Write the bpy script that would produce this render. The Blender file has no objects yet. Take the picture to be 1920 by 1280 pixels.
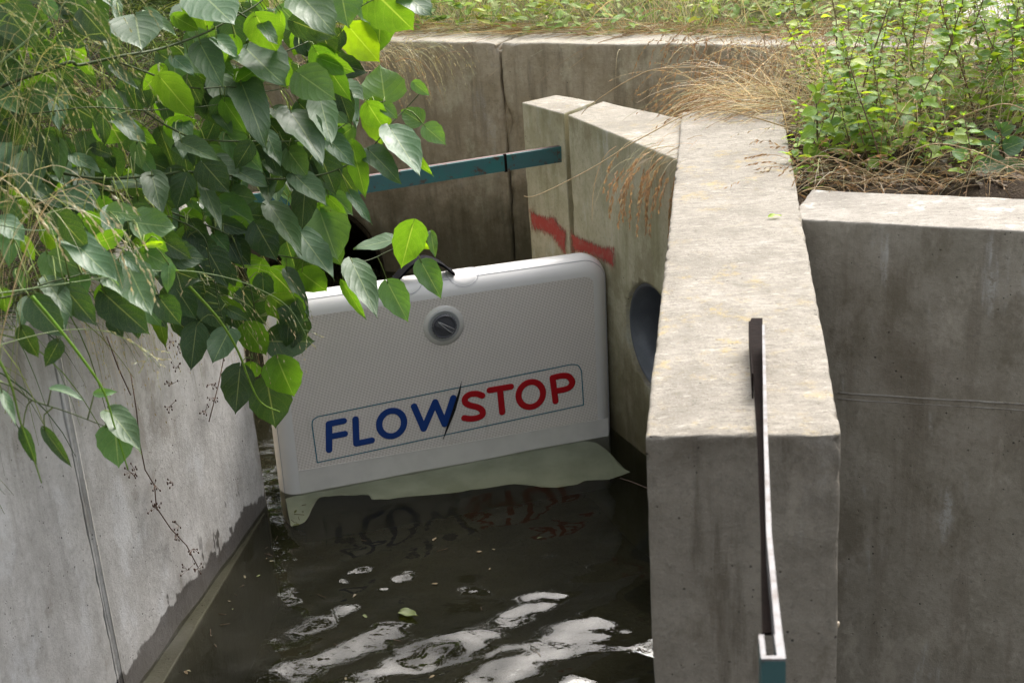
import bpy, bmesh, math, random
from mathutils import Vector, Matrix, noise
from math import sin, cos, pi, radians
RND = random.Random(7)
S = bpy.context.scene
COL = S.collection
V = Vector
# ------------------------------------------------------------------ camera frame (world Z up, water at z = 0)
FPX, CX, CY, HCAM = 2667.0, 960.0, 640.0, 1.97
_d = V((490, 6860, FPX)).normalized(); _u = -_d
_f = (V((0, 0, 1)) - V((0, 0, 1)).dot(_d) * _d).normalized()
_r = _f.cross(_u)
if _r.x < 0: _r = -_r
CAM = V((0, 0, HCAM))
def ray(x, y):
    v = V((x - CX, y - CY, FPX)).normalized()
    return V((v.dot(_r), v.dot(_f), v.dot(_u)))
def atz(x, y, z):
    r = ray(x, y); return CAM + r * ((z - HCAM) / r.z)
def aty(x, y, Y):
    r = ray(x, y); return CAM + r * (Y / r.y)
def onplane(x, y, P, N):
    r = ray(x, y); return CAM + r * ((P - CAM).dot(N) / r.dot(N))
def proj(p):
    q = p - CAM
    v = q.x * V((_r.x, _r.y, _r.z)) + q.y * _f + q.z * _u
    return CX + FPX * v.x / v.z, CY + FPX * v.y / v.z

# ------------------------------------------------------------------ tagging
def tag(o, label=None, cat=None, group=None, kind=None):
    if label: o['label'] = label
    if cat: o['category'] = cat
    if group: o['group'] = group
    if kind: o['kind'] = kind
    return o
def empty(name, loc, label, cat, group=None, mat=None):
    o = bpy.data.objects.new(name, None); COL.objects.link(o)
    if mat: o.matrix_world = mat
    else: o.location = loc
    o.empty_display_size = .05
    return tag(o, label, cat, group)

class MB:
    """collects faces with an optional colour and uv per vertex"""
    def __init__(s): s.v = []; s.f = []; s.c = []; s.uv = []; s.mi = []
    def add(s, vs, fs, col=(1, 1, 1), uv=None, mi=0):
        o = len(s.v); s.v += [tuple(p) for p in vs]
        s.f += [tuple(i + o for i in f) for f in fs]; s.mi += [mi] * len(fs)
        s.c += [col] * len(vs); s.uv += uv if uv else [(0, 0)] * len(vs)
    def tube(s, pts, rad, n=6, col=(1, 1, 1), round_end=False, squash=None, mi=0):
        pts = [V(p) for p in pts]
        if not isinstance(rad, (list, tuple)): rad = [rad] * len(pts)
        rad = list(rad)
        if round_end:
            d0 = (pts[0] - pts[1]).normalized(); d1 = (pts[-1] - pts[-2]).normalized(); r0, r1 = rad[0], rad[-1]
            pre, prr, post, por = [], [], [], []
            for a in (.98, .85, .6, .3):
                pre.append(pts[0] + d0 * r0 * a); prr.append(r0 * math.sqrt(1 - a * a))
                post.insert(0, pts[-1] + d1 * r1 * a); por.insert(0, r1 * math.sqrt(1 - a * a))
            pts = pre + pts + post; rad = prr + rad + por
        ref = V((0.13, .31, 1)).normalized()
        if squash is not None: ref = V(squash[0])
        vs, fs = [], []
        for i, p in enumerate(pts):
            a = pts[max(i - 1, 0)]; b = pts[min(i + 1, len(pts) - 1)]
            t = (b - a); t = t.normalized() if t.length > 1e-9 else V((0, 0, 1))
            x = ref - ref.dot(t) * t
            if x.length < 1e-4: x = V((1, .2, 0)) - V((1, .2, 0)).dot(t) * t
            x.normalize(); y = t.cross(x)
            k = squash[1] if squash else 1
            for j in range(n):
                an = 2 * pi * j / n
                vs.append(p + x * (rad[i] * k * cos(an)) + y * (rad[i] * sin(an)))
        m = len(pts)
        for i in range(m - 1):
            for j in range(n):
                fs.append((i * n + j, i * n + (j + 1) % n, (i + 1) * n + (j + 1) % n, (i + 1) * n + j))
        fs.append(tuple(range(n - 1, -1, -1))); fs.append(tuple((m - 1) * n + j for j in range(n)))
        s.add(vs, fs, col, mi=mi)
    def ribbon(s, pts, w, side=None, col=(1, 1, 1)):
        pts = [V(p) for p in pts]; n = len(pts)
        vs = []
        for i, p in enumerate(pts):
            t = pts[min(i + 1, n - 1)] - pts[max(i - 1, 0)]
            sd = side if side is not None else V((RND.random() - .5, RND.random() - .5, RND.random() - .5))
            if side is None: side = sd
            x = t.cross(sd); x = x.normalized() if x.length > 1e-9 else V((1, 0, 0))
            ww = w[i] if isinstance(w, (list, tuple)) else w
            vs += [p - x * ww * .5, p + x * ww * .5]
        s.add(vs, [(2 * i, 2 * i + 1, 2 * i + 3, 2 * i + 2) for i in range(n - 1)], col)
    def box(s, c, half, M=None, col=(1, 1, 1), mi=0):
        c = V(c); vs = []
        for dz in (-1, 1):
            for dy in (-1, 1):
                for dx in (-1, 1):
                    d = V((dx * half[0], dy * half[1], dz * half[2]))
                    vs.append(c + (M @ d if M else d))
        s.add(vs, [(0, 2, 3, 1), (4, 5, 7, 6), (0, 1, 5, 4), (2, 6, 7, 3), (0, 4, 6, 2), (1, 3, 7, 5)], col, mi=mi)
    def build(s, name, mats, parent=None, smooth=True, loc=None):
        me = bpy.data.meshes.new(name)
        L = V(loc) if loc is not None else V((0, 0, 0))
        me.from_pydata([tuple(V(p) - L) for p in s.v], [], s.f)
        if not isinstance(mats, (list, tuple)): mats = [mats]
        for m in mats: me.materials.append(m)
        if len(mats) > 1: me.polygons.foreach_set('material_index', s.mi)
        ca = me.color_attributes.new('Col', 'FLOAT_COLOR', 'POINT')
        fl = []
        for c in s.c: fl += [c[0], c[1], c[2], 1]
        ca.data.foreach_set('color', fl)
        uvl = me.uv_layers.new(name='UVMap')
        li = [0] * len(me.loops); me.loops.foreach_get('vertex_index', li)
        fl = []
        for i in li: fl += list(s.uv[i])
        uvl.data.foreach_set('uv', fl)
        if smooth: me.polygons.foreach_set('use_smooth', [True] * len(me.polygons))
        me.update()
        o = bpy.data.objects.new(name, me); COL.objects.link(o); o.location = L
        if parent:
            o.parent = parent
        return o

# ------------------------------------------------------------------ materials
class NT:
    def __init__(s, name):
        s.m = bpy.data.materials.new(name); s.m.use_nodes = True; s.t = s.m.node_tree; s.t.nodes.clear()
        s.out = s.n('ShaderNodeOutputMaterial')
    def n(s, typ, **kw):
        nd = s.t.nodes.new(typ)
        for k, v in kw.items():
            if k.startswith('i_'): s.set(nd, k[2:].replace('_', ' '), v)
            else: setattr(nd, k, v)
        return nd
    def set(s, nd, key, v):
        inp = nd.inputs[int(key)] if key.isdigit() else nd.inputs[key]
        if isinstance(v, bpy.types.NodeSocket): s.t.links.new(v, inp)
        else:
            if inp.type == 'RGBA' and len(v) == 3: v = (*v, 1)
            inp.default_value = v
    def pos(s): return s.n('ShaderNodeNewGeometry').outputs['Position']
    def mapping(s, vec, scale, loc=(0, 0, 0)):
        m = s.n('ShaderNodeMapping'); s.set(m, 'Vector', vec); m.inputs['Scale'].default_value = scale; m.inputs['Location'].default_value = loc
        return m.outputs[0]
    def noise(s, vec, scale, detail=4, rough=.55, dist=0):
        nd = s.n('ShaderNodeTexNoise'); s.set(nd, 'Vector', vec)
        nd.inputs['Scale'].default_value = scale; nd.inputs['Detail'].default_value = detail
        nd.inputs['Roughness'].default_value = rough; nd.inputs['Distortion'].default_value = dist
        return nd.outputs['Fac']
    def voro(s, vec, scale, feature='F1'):
        nd = s.n('ShaderNodeTexVoronoi', feature=feature); s.set(nd, 'Vector', vec); nd.inputs['Scale'].default_value = scale
        return nd.outputs['Distance']
    def ramp(s, fac, a, b, lo=0, hi=1):
        nd = s.n('ShaderNodeMapRange'); nd.interpolation_type = 'SMOOTHSTEP'
        s.set(nd, 'Value', fac); nd.inputs['From Min'].default_value = a; nd.inputs['From Max'].default_value = b
        nd.inputs['To Min'].default_value = lo; nd.inputs['To Max'].default_value = hi
        return nd.outputs[0]
    def math(s, op, a, b=0.0, c=None):
        nd = s.n('ShaderNodeMath', operation=op); s.set(nd, '0', a); s.set(nd, '1', b)
        return nd.outputs[0]
    def mix(s, fac, a, b, blend='MIX'):
        nd = s.n('ShaderNodeMix', data_type='RGBA', blend_type=blend)
        for k, v in (('Factor', fac), ('A', a), ('B', b)):
            inp = [i for i in nd.inputs if i.name == k and i.type == ('VALUE' if k == 'Factor' else 'RGBA')][0]
            if isinstance(v, bpy.types.NodeSocket): s.t.links.new(v, inp)
            elif k == 'Factor': inp.default_value = v
            else: inp.default_value = (*v, 1) if len(v) == 3 else v
        return [o for o in nd.outputs if o.type == 'RGBA'][0]
    def sep(s, vec):
        nd = s.n('ShaderNodeSeparateXYZ'); s.set(nd, '0', vec); return nd.outputs
    def bump(s, h, strength=.3, dist=.01, normal=None):
        nd = s.n('ShaderNodeBump'); s.set(nd, 'Height', h); nd.inputs['Strength'].default_value = strength; nd.inputs['Distance'].default_value = dist
        if normal: s.set(nd, 'Normal', normal)
        return nd.outputs[0]
    def pbsdf(s, col, rough=.8, spec=.3, metal=0, normal=None, **kw):
        p = s.n('ShaderNodeBsdfPrincipled')
        s.set(p, 'Base Color', col); s.set(p, 'Roughness', rough); s.set(p, 'Specular IOR Level', spec); s.set(p, 'Metallic', metal)
        if normal: s.set(p, 'Normal', normal)
        for k, v in kw.items(): s.set(p, k.replace('_', ' '), v)
        return p.outputs[0]
    def done(s, sh):
        s.t.links.new(sh, s.out.inputs['Surface']); return s.m

def concrete(name, c_lo, c_hi, dark, streak=.5, moss=None, lichen=0, wet=None, agg=.4, seed=0, chalk=0, top=None, ncol=None):
    """weathered cast concrete; wet = (z of the tide line), moss = (colour, z_top, amount); top = own colour of weathered upward faces"""
    t = NT(name); P = t.mapping(t.pos(), (1, 1, 1), (seed * 3.7, seed * 1.9, 0)); z = t.sep(t.pos())[2]
    big = t.noise(P, 2.3, 5, .6); mid = t.noise(P, 9, 6, .65); fine = t.noise(P, 70, 6, .7); grit = t.noise(P, 260, 3, .7)
    st = t.noise(t.mapping(P, (9, 9, .9)), 2.2, 5, .65)
    col = t.mix(t.ramp(mid, .3, .7), c_lo, c_hi)
    up = t.ramp(t.sep(t.n('ShaderNodeNewGeometry').outputs['Normal'])[2], .35, .8)
    side = t.math('SUBTRACT', 1, up)
    if top:
        ct = t.mix(t.ramp(mid, .32, .68), top[0], top[1]); col = t.mix(up, col, ct)
    col = t.mix(t.math('MULTIPLY', t.ramp(st, .48, .68, 0, streak), side), col, dark)
    col = t.mix(t.ramp(big, .52, .72, 0, .6), col, dark if not top else t.mix(up, dark, tuple(x * .72 for x in top[0])))
    col = t.mix(t.ramp(fine, .45, .75, 0, .5), col, tuple(x * .6 for x in c_lo) if not top else t.mix(up, tuple(x * .6 for x in c_lo), tuple(x * .62 for x in top[0])))
    col = t.mix(t.math('MULTIPLY', t.ramp(grit, .52, .75, 0, .30), t.ramp(up, 0, 1, .35, 1)), col, (.62, .59, .54))
    pits = t.math('MULTIPLY', t.ramp(t.voro(P, 38), .11, .06), t.ramp(t.noise(P, 6, 3), .50, .62))
    pits = t.math('MAXIMUM', pits, t.math('MULTIPLY', t.ramp(t.voro(t.mapping(P, (1, 1, .7)), 95), .15, .08), t.ramp(t.noise(P, 13, 4), .56, .64)))
    edge_ = t.ramp(t.math('ADD', t.n('ShaderNodeNewGeometry').outputs['Pointiness'], t.math('MULTIPLY', t.math('SUBTRACT', fine, .5), .12)), .535, .60)
    col = t.mix(t.math('MULTIPLY', edge_, .6), col, (.42, .395, .35))
    col = t.mix(t.math('MULTIPLY', pits, .8), col, (.035, .032, .028))
    if top:
        grain = t.noise(t.mapping(P, (7, 26, 7)), 3.2, 6, .7); gr2 = t.noise(t.mapping(P, (14, 70, 14)), 3, 4, .6)
        col = t.mix(t.math('MULTIPLY', up, t.ramp(grain, .50, .66, 0, .7)), col, (.17, .155, .13))
        col = t.mix(t.math('MULTIPLY', up, t.ramp(gr2, .58, .68, 0, .75)), col, (.11, .10, .08))
        pt = t.math('MULTIPLY', t.ramp(t.voro(P, 130), .20, .10), t.ramp(t.noise(P, 11, 4), .45, .6)); col = t.mix(t.math('MULTIPLY', pt, t.math('MULTIPLY', up, .8)), col, (.09, .085, .07))
        col = t.mix(t.math('MULTIPLY', up, t.ramp(grain, .42, .30, 0, .5)), col, (.56, .53, .47))
    blot = t.noise(t.mapping(P, (1, 1, .6), (7, 3, 1)), 5.5, 7, .7)
    col = t.mix(t.math('MULTIPLY', side, t.ramp(blot, .54, .66, 0, .55)), col, tuple(min(.6, x * 1.4) for x in c_hi))
    col = t.mix(t.math('MULTIPLY', side, t.ramp(blot, .46, .36, 0, .55)), col, tuple(x * a for x, a in zip(c_lo, (.62, .58, .52))))
    if chalk:
        ch = t.math('MULTIPLY', t.ramp(t.noise(t.mapping(P, (5, 5, .8), (4, 1, 0)), 2.6, 4, .6), .58, .72), t.ramp(fine, .35, .55))
        col = t.mix(t.math('MULTIPLY', ch, chalk), col, (.58, .57, .54))
    if lichen:
        li = t.math('MULTIPLY', t.ramp(t.noise(P, 20, 6, .78), .53, .66), t.ramp(t.noise(P, 3.2, 3), .40, .60))
        col = t.mix(t.math('MULTIPLY', t.math('MULTIPLY', li, lichen), up), col, (.40, .29, .08))
        sp = t.math('MULTIPLY', t.ramp(t.voro(P, 60), .22, .12), t.ramp(t.noise(P, 9, 3), .52, .66))
        col = t.mix(t.math('MULTIPLY', sp, t.math('MULTIPLY', up, .55)), col, (.10, .095, .085))
    if ncol:
        # a band of growth / dirt with its own ragged edge: (colour, z0, z1, amount)
        for (cc, z0, z1, am) in ncol:
            zz = t.math('ADD', z, t.math('MULTIPLY', t.math('SUBTRACT', st, .5), .5))
            zz = t.math('ADD', zz, t.math('MULTIPLY', t.math('SUBTRACT', mid, .5), .3))
            col = t.mix(t.math('MULTIPLY', t.ramp(zz, z1, z0), am), col, cc)
    rough = t.ramp(mid, .2, .8, .8, .95)
    if wet is not None:
        edge = t.math('ADD', z, t.math('MULTIPLY', t.math('SUBTRACT', t.noise(P, 4.5, 5, .6), .5), .16))
        edge = t.math('ADD', edge, t.math('MULTIPLY', t.math('SUBTRACT', t.noise(P, 24, 3), .5), .06))
        w = t.ramp(edge, wet + .006, wet - .004)
        spl = t.math('MULTIPLY', t.ramp(t.noise(t.mapping(P, (1, 1, .45)), 26, 2), .66, .69), t.ramp(edge, wet + .17, wet + .02))
        w = t.math('MAXIMUM', w, spl)
        col = t.mix(w, col, t.mix(.78, col, (.030, .022, .016)))
        rough = t.mix(w, rough, (.35, .35, .35))
    h = t.math('ADD', t.math('MULTIPLY', mid, .5), t.math('MULTIPLY', fine, agg))
    h = t.math('ADD', h, t.math('MULTIPLY', grit, .12)); h = t.math('SUBTRACT', h, t.math('MULTIPLY', pits, .5))
    return t.done(t.pbsdf(col, rough, .25, normal=t.bump(h, .9, .008)))

def simple(name, col, rough=.6, spec=.4, metal=0, nscale=0, namp=.3, bump=0, bscale=80, dark=None):
    t = NT(name); P = t.pos(); c = col
    if nscale: c = t.mix(t.ramp(t.noise(P, nscale, 5, .65), .42, .68, 0, namp), col, dark or tuple(x * .45 for x in col))
    nm = t.bump(t.noise(P, bscale, 4, .6), bump, .004) if bump else None
    return t.done(t.pbsdf(c, rough, spec, metal, nm))

def leafmat(name, trans=.42, gloss=.42, spec=.5):
    t = NT(name)
    a = t.n('ShaderNodeVertexColor', layer_name='Col').outputs['Color']
    uv = t.n('ShaderNodeUVMap').outputs[0]; s = t.sep(uv)   # u: -1..1 across, v: 0..1 along
    au = t.math('ABSOLUTE', s[0], 0)
    P = t.pos()
    sv = t.math('FRACT', t.math('SUBTRACT', t.math('MULTIPLY', s[1], 5.2), t.math('ADD', t.math('MULTIPLY', au, 1.15), t.math('MULTIPLY', t.math('MULTIPLY', au, au), .9))), 0)
    vein = t.ramp(t.math('ABSOLUTE', t.math('SUBTRACT', sv, .5), 0), .07, .0)
    mid = t.ramp(au, .05, .018)
    net = t.ramp(t.voro(P, 420, 'DISTANCE_TO_EDGE'), .12, .0, 0, .22)
    vv = t.math('MAXIMUM', t.math('MAXIMUM', t.math('MULTIPLY', vein, .20), t.math('MULTIPLY', mid, .8)), net)
    c = t.mix(t.ramp(t.noise(P, 45, 4, .6), .35, .7, 0, .4), a, t.mix(1, a, (.55, .6, .5), 'MULTIPLY'))
    c2 = t.mix(t.math('MULTIPLY', vv, .6), c, t.mix(1, t.mix(.45, a, (.5, .55, .3)), (1.3, 1.3, 1.1), 'MULTIPLY'))
    spot = t.math('MULTIPLY', t.ramp(t.voro(P, 70), .12, .07), t.ramp(t.noise(P, 12, 2), .6, .66))
    c2 = t.mix(t.math('MULTIPLY', spot, .8), c2, (.05, .03, .015))
    h = t.math('ADD', t.math('MULTIPLY', t.ramp(t.math('ABSOLUTE', t.math('SUBTRACT', sv, .5), 0), .3, .0), -.8), t.math('MULTIPLY', t.noise(P, 90, 3), .4))
    nm = t.bump(h, .22, .002)
    geo = t.n('ShaderNodeNewGeometry').outputs['Backfacing']
    pr = t.pbsdf(c2, t.ramp(t.noise(P, 30, 3), .3, .7, gloss - .06, gloss + .1), spec, normal=nm)
    tr = t.n('ShaderNodeBsdfTranslucent'); t.set(tr, 'Color', t.mix(1, c2, (2.3, 2.1, .7), 'MULTIPLY')); t.set(tr, 'Normal', nm)
    mx = t.n('ShaderNodeMixShader'); mx.inputs[0].default_value = trans
    t.t.links.new(pr, mx.inputs[1]); t.t.links.new(tr.outputs[0], mx.inputs[2])
    return t.done(mx.outputs[0])
def strawmat(name, trans=.3):
    t = NT(name); a = t.n('ShaderNodeVertexColor', layer_name='Col').outputs['Color']
    c = t.mix(t.ramp(t.noise(t.pos(), 60, 3), .35, .7, 0, .45), a, t.mix(1, a, (.55, .5, .42), 'MULTIPLY'))
    pr = t.pbsdf(c, .6, .3); tr = t.n('ShaderNodeBsdfTranslucent'); t.set(tr, 'Color', t.mix(1, c, (1.4, 1.35, 1), 'MULTIPLY'))
    mx = t.n('ShaderNodeMixShader'); mx.inputs[0].default_value = trans
    t.t.links.new(pr, mx.inputs[1]); t.t.links.new(tr.outputs[0], mx.inputs[2])
    return t.done(mx.outputs[0])

M = {}
M['pier'] = concrete('pier_concrete', (.20, .175, .14), (.275, .245, .20), (.10, .083, .06), streak=.75, lichen=.45, agg=.55, seed=1,
                     top=((.195, .176, .146), (.29, .266, .228)), chalk=.15)
M['wing'] = concrete('wing_concrete', (.40, .365, .235), (.54, .495, .355), (.24, .23, .11), streak=.5, agg=.3, seed=2, lichen=.25, chalk=.45,
                     top=((.235, .212, .172), (.32, .295, .25)), ncol=[((.075, .06, .025), -.05, .62, .85)])
M['left'] = concrete('pale_cast_concrete', (.41, .395, .375), (.53, .515, .495), (.26, .245, .22), streak=.3, agg=.18, seed=3, wet=.06, chalk=.25, ncol=[((.15, .14, .10), 1.12, .62, .7)])
M['back'] = concrete('old_mossy_concrete', (.35, .29, .195), (.47, .40, .295), (.18, .15, .10), streak=.6, agg=.5, seed=4, chalk=.3,
                     top=((.33, .30, .25), (.42, .38, .31)), ncol=[((.05, .045, .022), .10, .62, .85)])
M['head'] = concrete('dark_damp_concrete', (.265, .238, .185), (.36, .325, .265), (.145, .115, .08), streak=.4, agg=.3, seed=5, chalk=.75,
                     top=((.225, .206, .178), (.31, .288, .254)))
M['leaf'] = leafmat('poplar_leaf', .36, .47, .6)
M['weedleaf'] = leafmat('weed_leaf', .45, .5, .35)
M['straw'] = strawmat('grass_blade')
t = NT('branch_bark'); a = t.n('ShaderNodeVertexColor', layer_name='Col').outputs['Color']
M['bark'] = t.done(t.pbsdf(t.mix(t.ramp(t.noise(t.pos(), 120, 4), .4, .7, 0, .5), a, (.05, .04, .025)), .6, .35))
M['pvc'] = simple('white_pvc_fabric', (.73, .71, .69), .34, .5, nscale=7, namp=.05, bump=.05, bscale=25)
M['pvc_hem'] = simple('grey_pvc_tape', (.66, .635, .59), .4, .4, nscale=14, namp=.12)
M['seam'] = simple('seam_grey', (.42, .42, .45), .5)
M['black'] = simple('black_webbing', (.005, .005, .007), .85, .12, bump=.4, bscale=900)
M['cap'] = simple('dark_grey_valve_plastic', (.095, .097, .11), .38, .5)
M['clear'] = simple('translucent_valve_patch', (.64, .62, .58), .22, .6)
M['ring'] = simple('grey_valve_ring', (.36, .365, .36), .35, .5)
M['blue'] = simple('blue_print', (.008, .045, .22), .42, .4)
M['red'] = simple('red_print', (.42, .006, .012), .42, .4)
M['teal'] = simple('teal_print', (.02, .16, .22), .42, .4)
M['ink'] = simple('black_print', (.008, .008, .008), .45, .4)
M['pipe'] = simple('grey_pvc_pipe', (.12, .13, .15), .35, .5, nscale=10, namp=.4)
M['rust'] = simple('rusty_brown_steel', (.009, .005, .004), .9, .1, nscale=40, namp=.8, bump=.3)  # near black: shade inside the rail slot put into the rusty colour
M['zinc'] = simple('worn_pale_steel', (.19, .185, .19), .55, .35, metal=.0, nscale=45, namp=.8, dark=(.09, .07, .06))
M['rustred'] = simple('purple_brown_primer', (.16, .10, .095), .6, .35, nscale=50, namp=.5)
t = NT('worn_green_paint'); P = t.pos(); n1 = t.noise(P, 30, 5, .7)
c = t.mix(t.ramp(t.noise(P, 5, 4), .4, .65), (.022, .125, .115), (.04, .105, .11))
c = t.mix(t.ramp(n1, .57, .66), c, (.07, .04, .028))
M['green'] = t.done(t.pbsdf(c, .42, .4, normal=t.bump(n1, .2, .003)))
t = NT('sprayed_red_paint'); P = t.pos()
pr = t.pbsdf(t.mix(t.ramp(t.noise(P, 40, 5, .7), .45, .75), (.44, .07, .055), (.40, .17, .13)), .8, .2, normal=t.bump(t.noise(P, 90, 4), .5, .004))
ea = t.n('ShaderNodeVertexColor', layer_name='Col').outputs['Color']; tb = t.n('ShaderNodeBsdfTransparent'); mx = t.n('ShaderNodeMixShader')
al = t.ramp(t.math('ADD', t.sep(ea)[0], t.math('MULTIPLY', t.math('SUBTRACT', t.noise(t.mapping(P, (110, 110, 26)), 1.6, 5, .75), .5), 1.9)), .05, .75, 0, .9)
t.t.links.new(al, mx.inputs[0]); t.t.links.new(tb.outputs[0], mx.inputs[1]); t.t.links.new(pr, mx.inputs[2]); M['spray'] = t.done(mx.outputs[0])
t = NT('woven_pvc_fabric'); tc = t.n('ShaderNodeTexCoord').outputs['Object']; s = t.sep(tc)
wv = t.math('MULTIPLY', t.math('SINE', t.math('MULTIPLY', t.math('ADD', s[0], t.math('MULTIPLY', s[2], .45)), 500), 0), t.math('SINE', t.math('MULTIPLY', t.math('SUBTRACT', s[2], t.math('MULTIPLY', s[0], .28)), 430), 0))
big = t.noise(tc, 3, 3)
c = t.mix(t.ramp(wv, -.6, .8, 0, 1), (.77, .715, .665), (.60, .54, .49))
c = t.mix(t.ramp(big, .4, .7, 0, .25), c, (.53, .525, .49))
drip = t.noise(t.mapping(tc, (14, 14, 1.1)), 2.5, 4, .6)
c = t.mix(t.ramp(drip, .6, .75, 0, .28), c, (.42, .38, .31))
c = t.mix(t.ramp(t.math('ADD', s[2], t.math('MULTIPLY', t.math('SUBTRACT', t.noise(tc, 7, 4), .5), .10)), .10, .0, 0, .45), c, (.36, .35, .27))
M['weave'] = t.done(t.pbsdf(c, .5, .35, normal=t.bump(wv, .25, .0012)))
t = NT('submerged_pvc_skirt'); P = t.pos()
M['skirt'] = t.done(t.pbsdf(t.mix(t.ramp(t.noise(P, 8, 5, .6), .35, .65), (.52, .54, .46), (.66, .68, .60)), .5, .3))
def soil(name, a, b, c3, sc=14):
    t = NT(name); P = t.pos(); n = t.noise(P, sc, 7, .7); f = t.noise(P, sc * 9, 4, .7)
    c = t.mix(t.ramp(n, .35, .65), a, b); c = t.mix(t.ramp(f, .55, .72, 0, .8), c, c3)
    return t.done(t.pbsdf(c, .95, .15, normal=t.bump(t.math('ADD', n, f), 1, .03)))
M['soil'] = soil('leaf_litter_soil', (.045, .032, .022), (.085, .062, .042), (.22, .16, .10))
M['bank'] = soil('grassy_bank_soil', (.035, .030, .018), (.08, .065, .035), (.24, .18, .10))
M['field'] = soil('field_soil', (.10, .11, .04), (.17, .15, .07), (.34, .28, .15), 8)
M['mud'] = soil('channel_mud', (.030, .024, .014), (.055, .042, .024), (.02, .018, .012), 6)
M['path'] = soil('pale_gravel', (.72, .69, .64), (.80, .78, .74), (.62, .58, .52), 20)
# water: mirror by Fresnel over a tinted clear body
t = NT('murky_water')
nm = t.bump(t.math('ADD', t.noise(t.mapping(t.pos(), (1, 1.6, 1)), 24, 3, .5), t.math('MULTIPLY', t.noise(t.pos(), 90, 2), .05)), .07, .006)
fr = t.n('ShaderNodeFresnel'); fr.inputs['IOR'].default_value = 1.333; t.set(fr, 'Normal', nm)
gl = t.n('ShaderNodeBsdfGlossy'); gl.inputs['Roughness'].default_value = .015; t.set(gl, 'Normal', nm)
tp = t.n('ShaderNodeBsdfTransparent'); tp.inputs['Color'].default_value = (.88, .9, .82, 1)
df = t.n('ShaderNodeBsdfDiffuse'); t.set(df, 'Color', t.mix(t.ramp(t.noise(t.pos(), 3, 4), .35, .65), (.042, .040, .022), (.028, .028, .015)))
sm = t.n('ShaderNodeMixShader'); sm.inputs[0].default_value = .22; t.t.links.new(tp.outputs[0], sm.inputs[1]); t.t.links.new(df.outputs[0], sm.inputs[2])
mx = t.n('ShaderNodeMixShader'); t.t.links.new(fr.outputs[0], mx.inputs[0]); t.t.links.new(sm.outputs[0], mx.inputs[1]); t.t.links.new(gl.outputs[0], mx.inputs[2])
va = t.n('ShaderNodeVolumeAbsorption'); va.inputs['Color'].default_value = (.50, .47, .30, 1); va.inputs['Density'].default_value = 9.0
t.t.links.new(va.outputs[0], t.out.inputs['Volume'])
M['water'] = t.done(mx.outputs[0])
t = NT('tree_leaf'); a = t.n('ShaderNodeVertexColor', layer_name='Col').outputs['Color']
M['tree'] = t.done(t.pbsdf(a, .6, .3))

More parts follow.
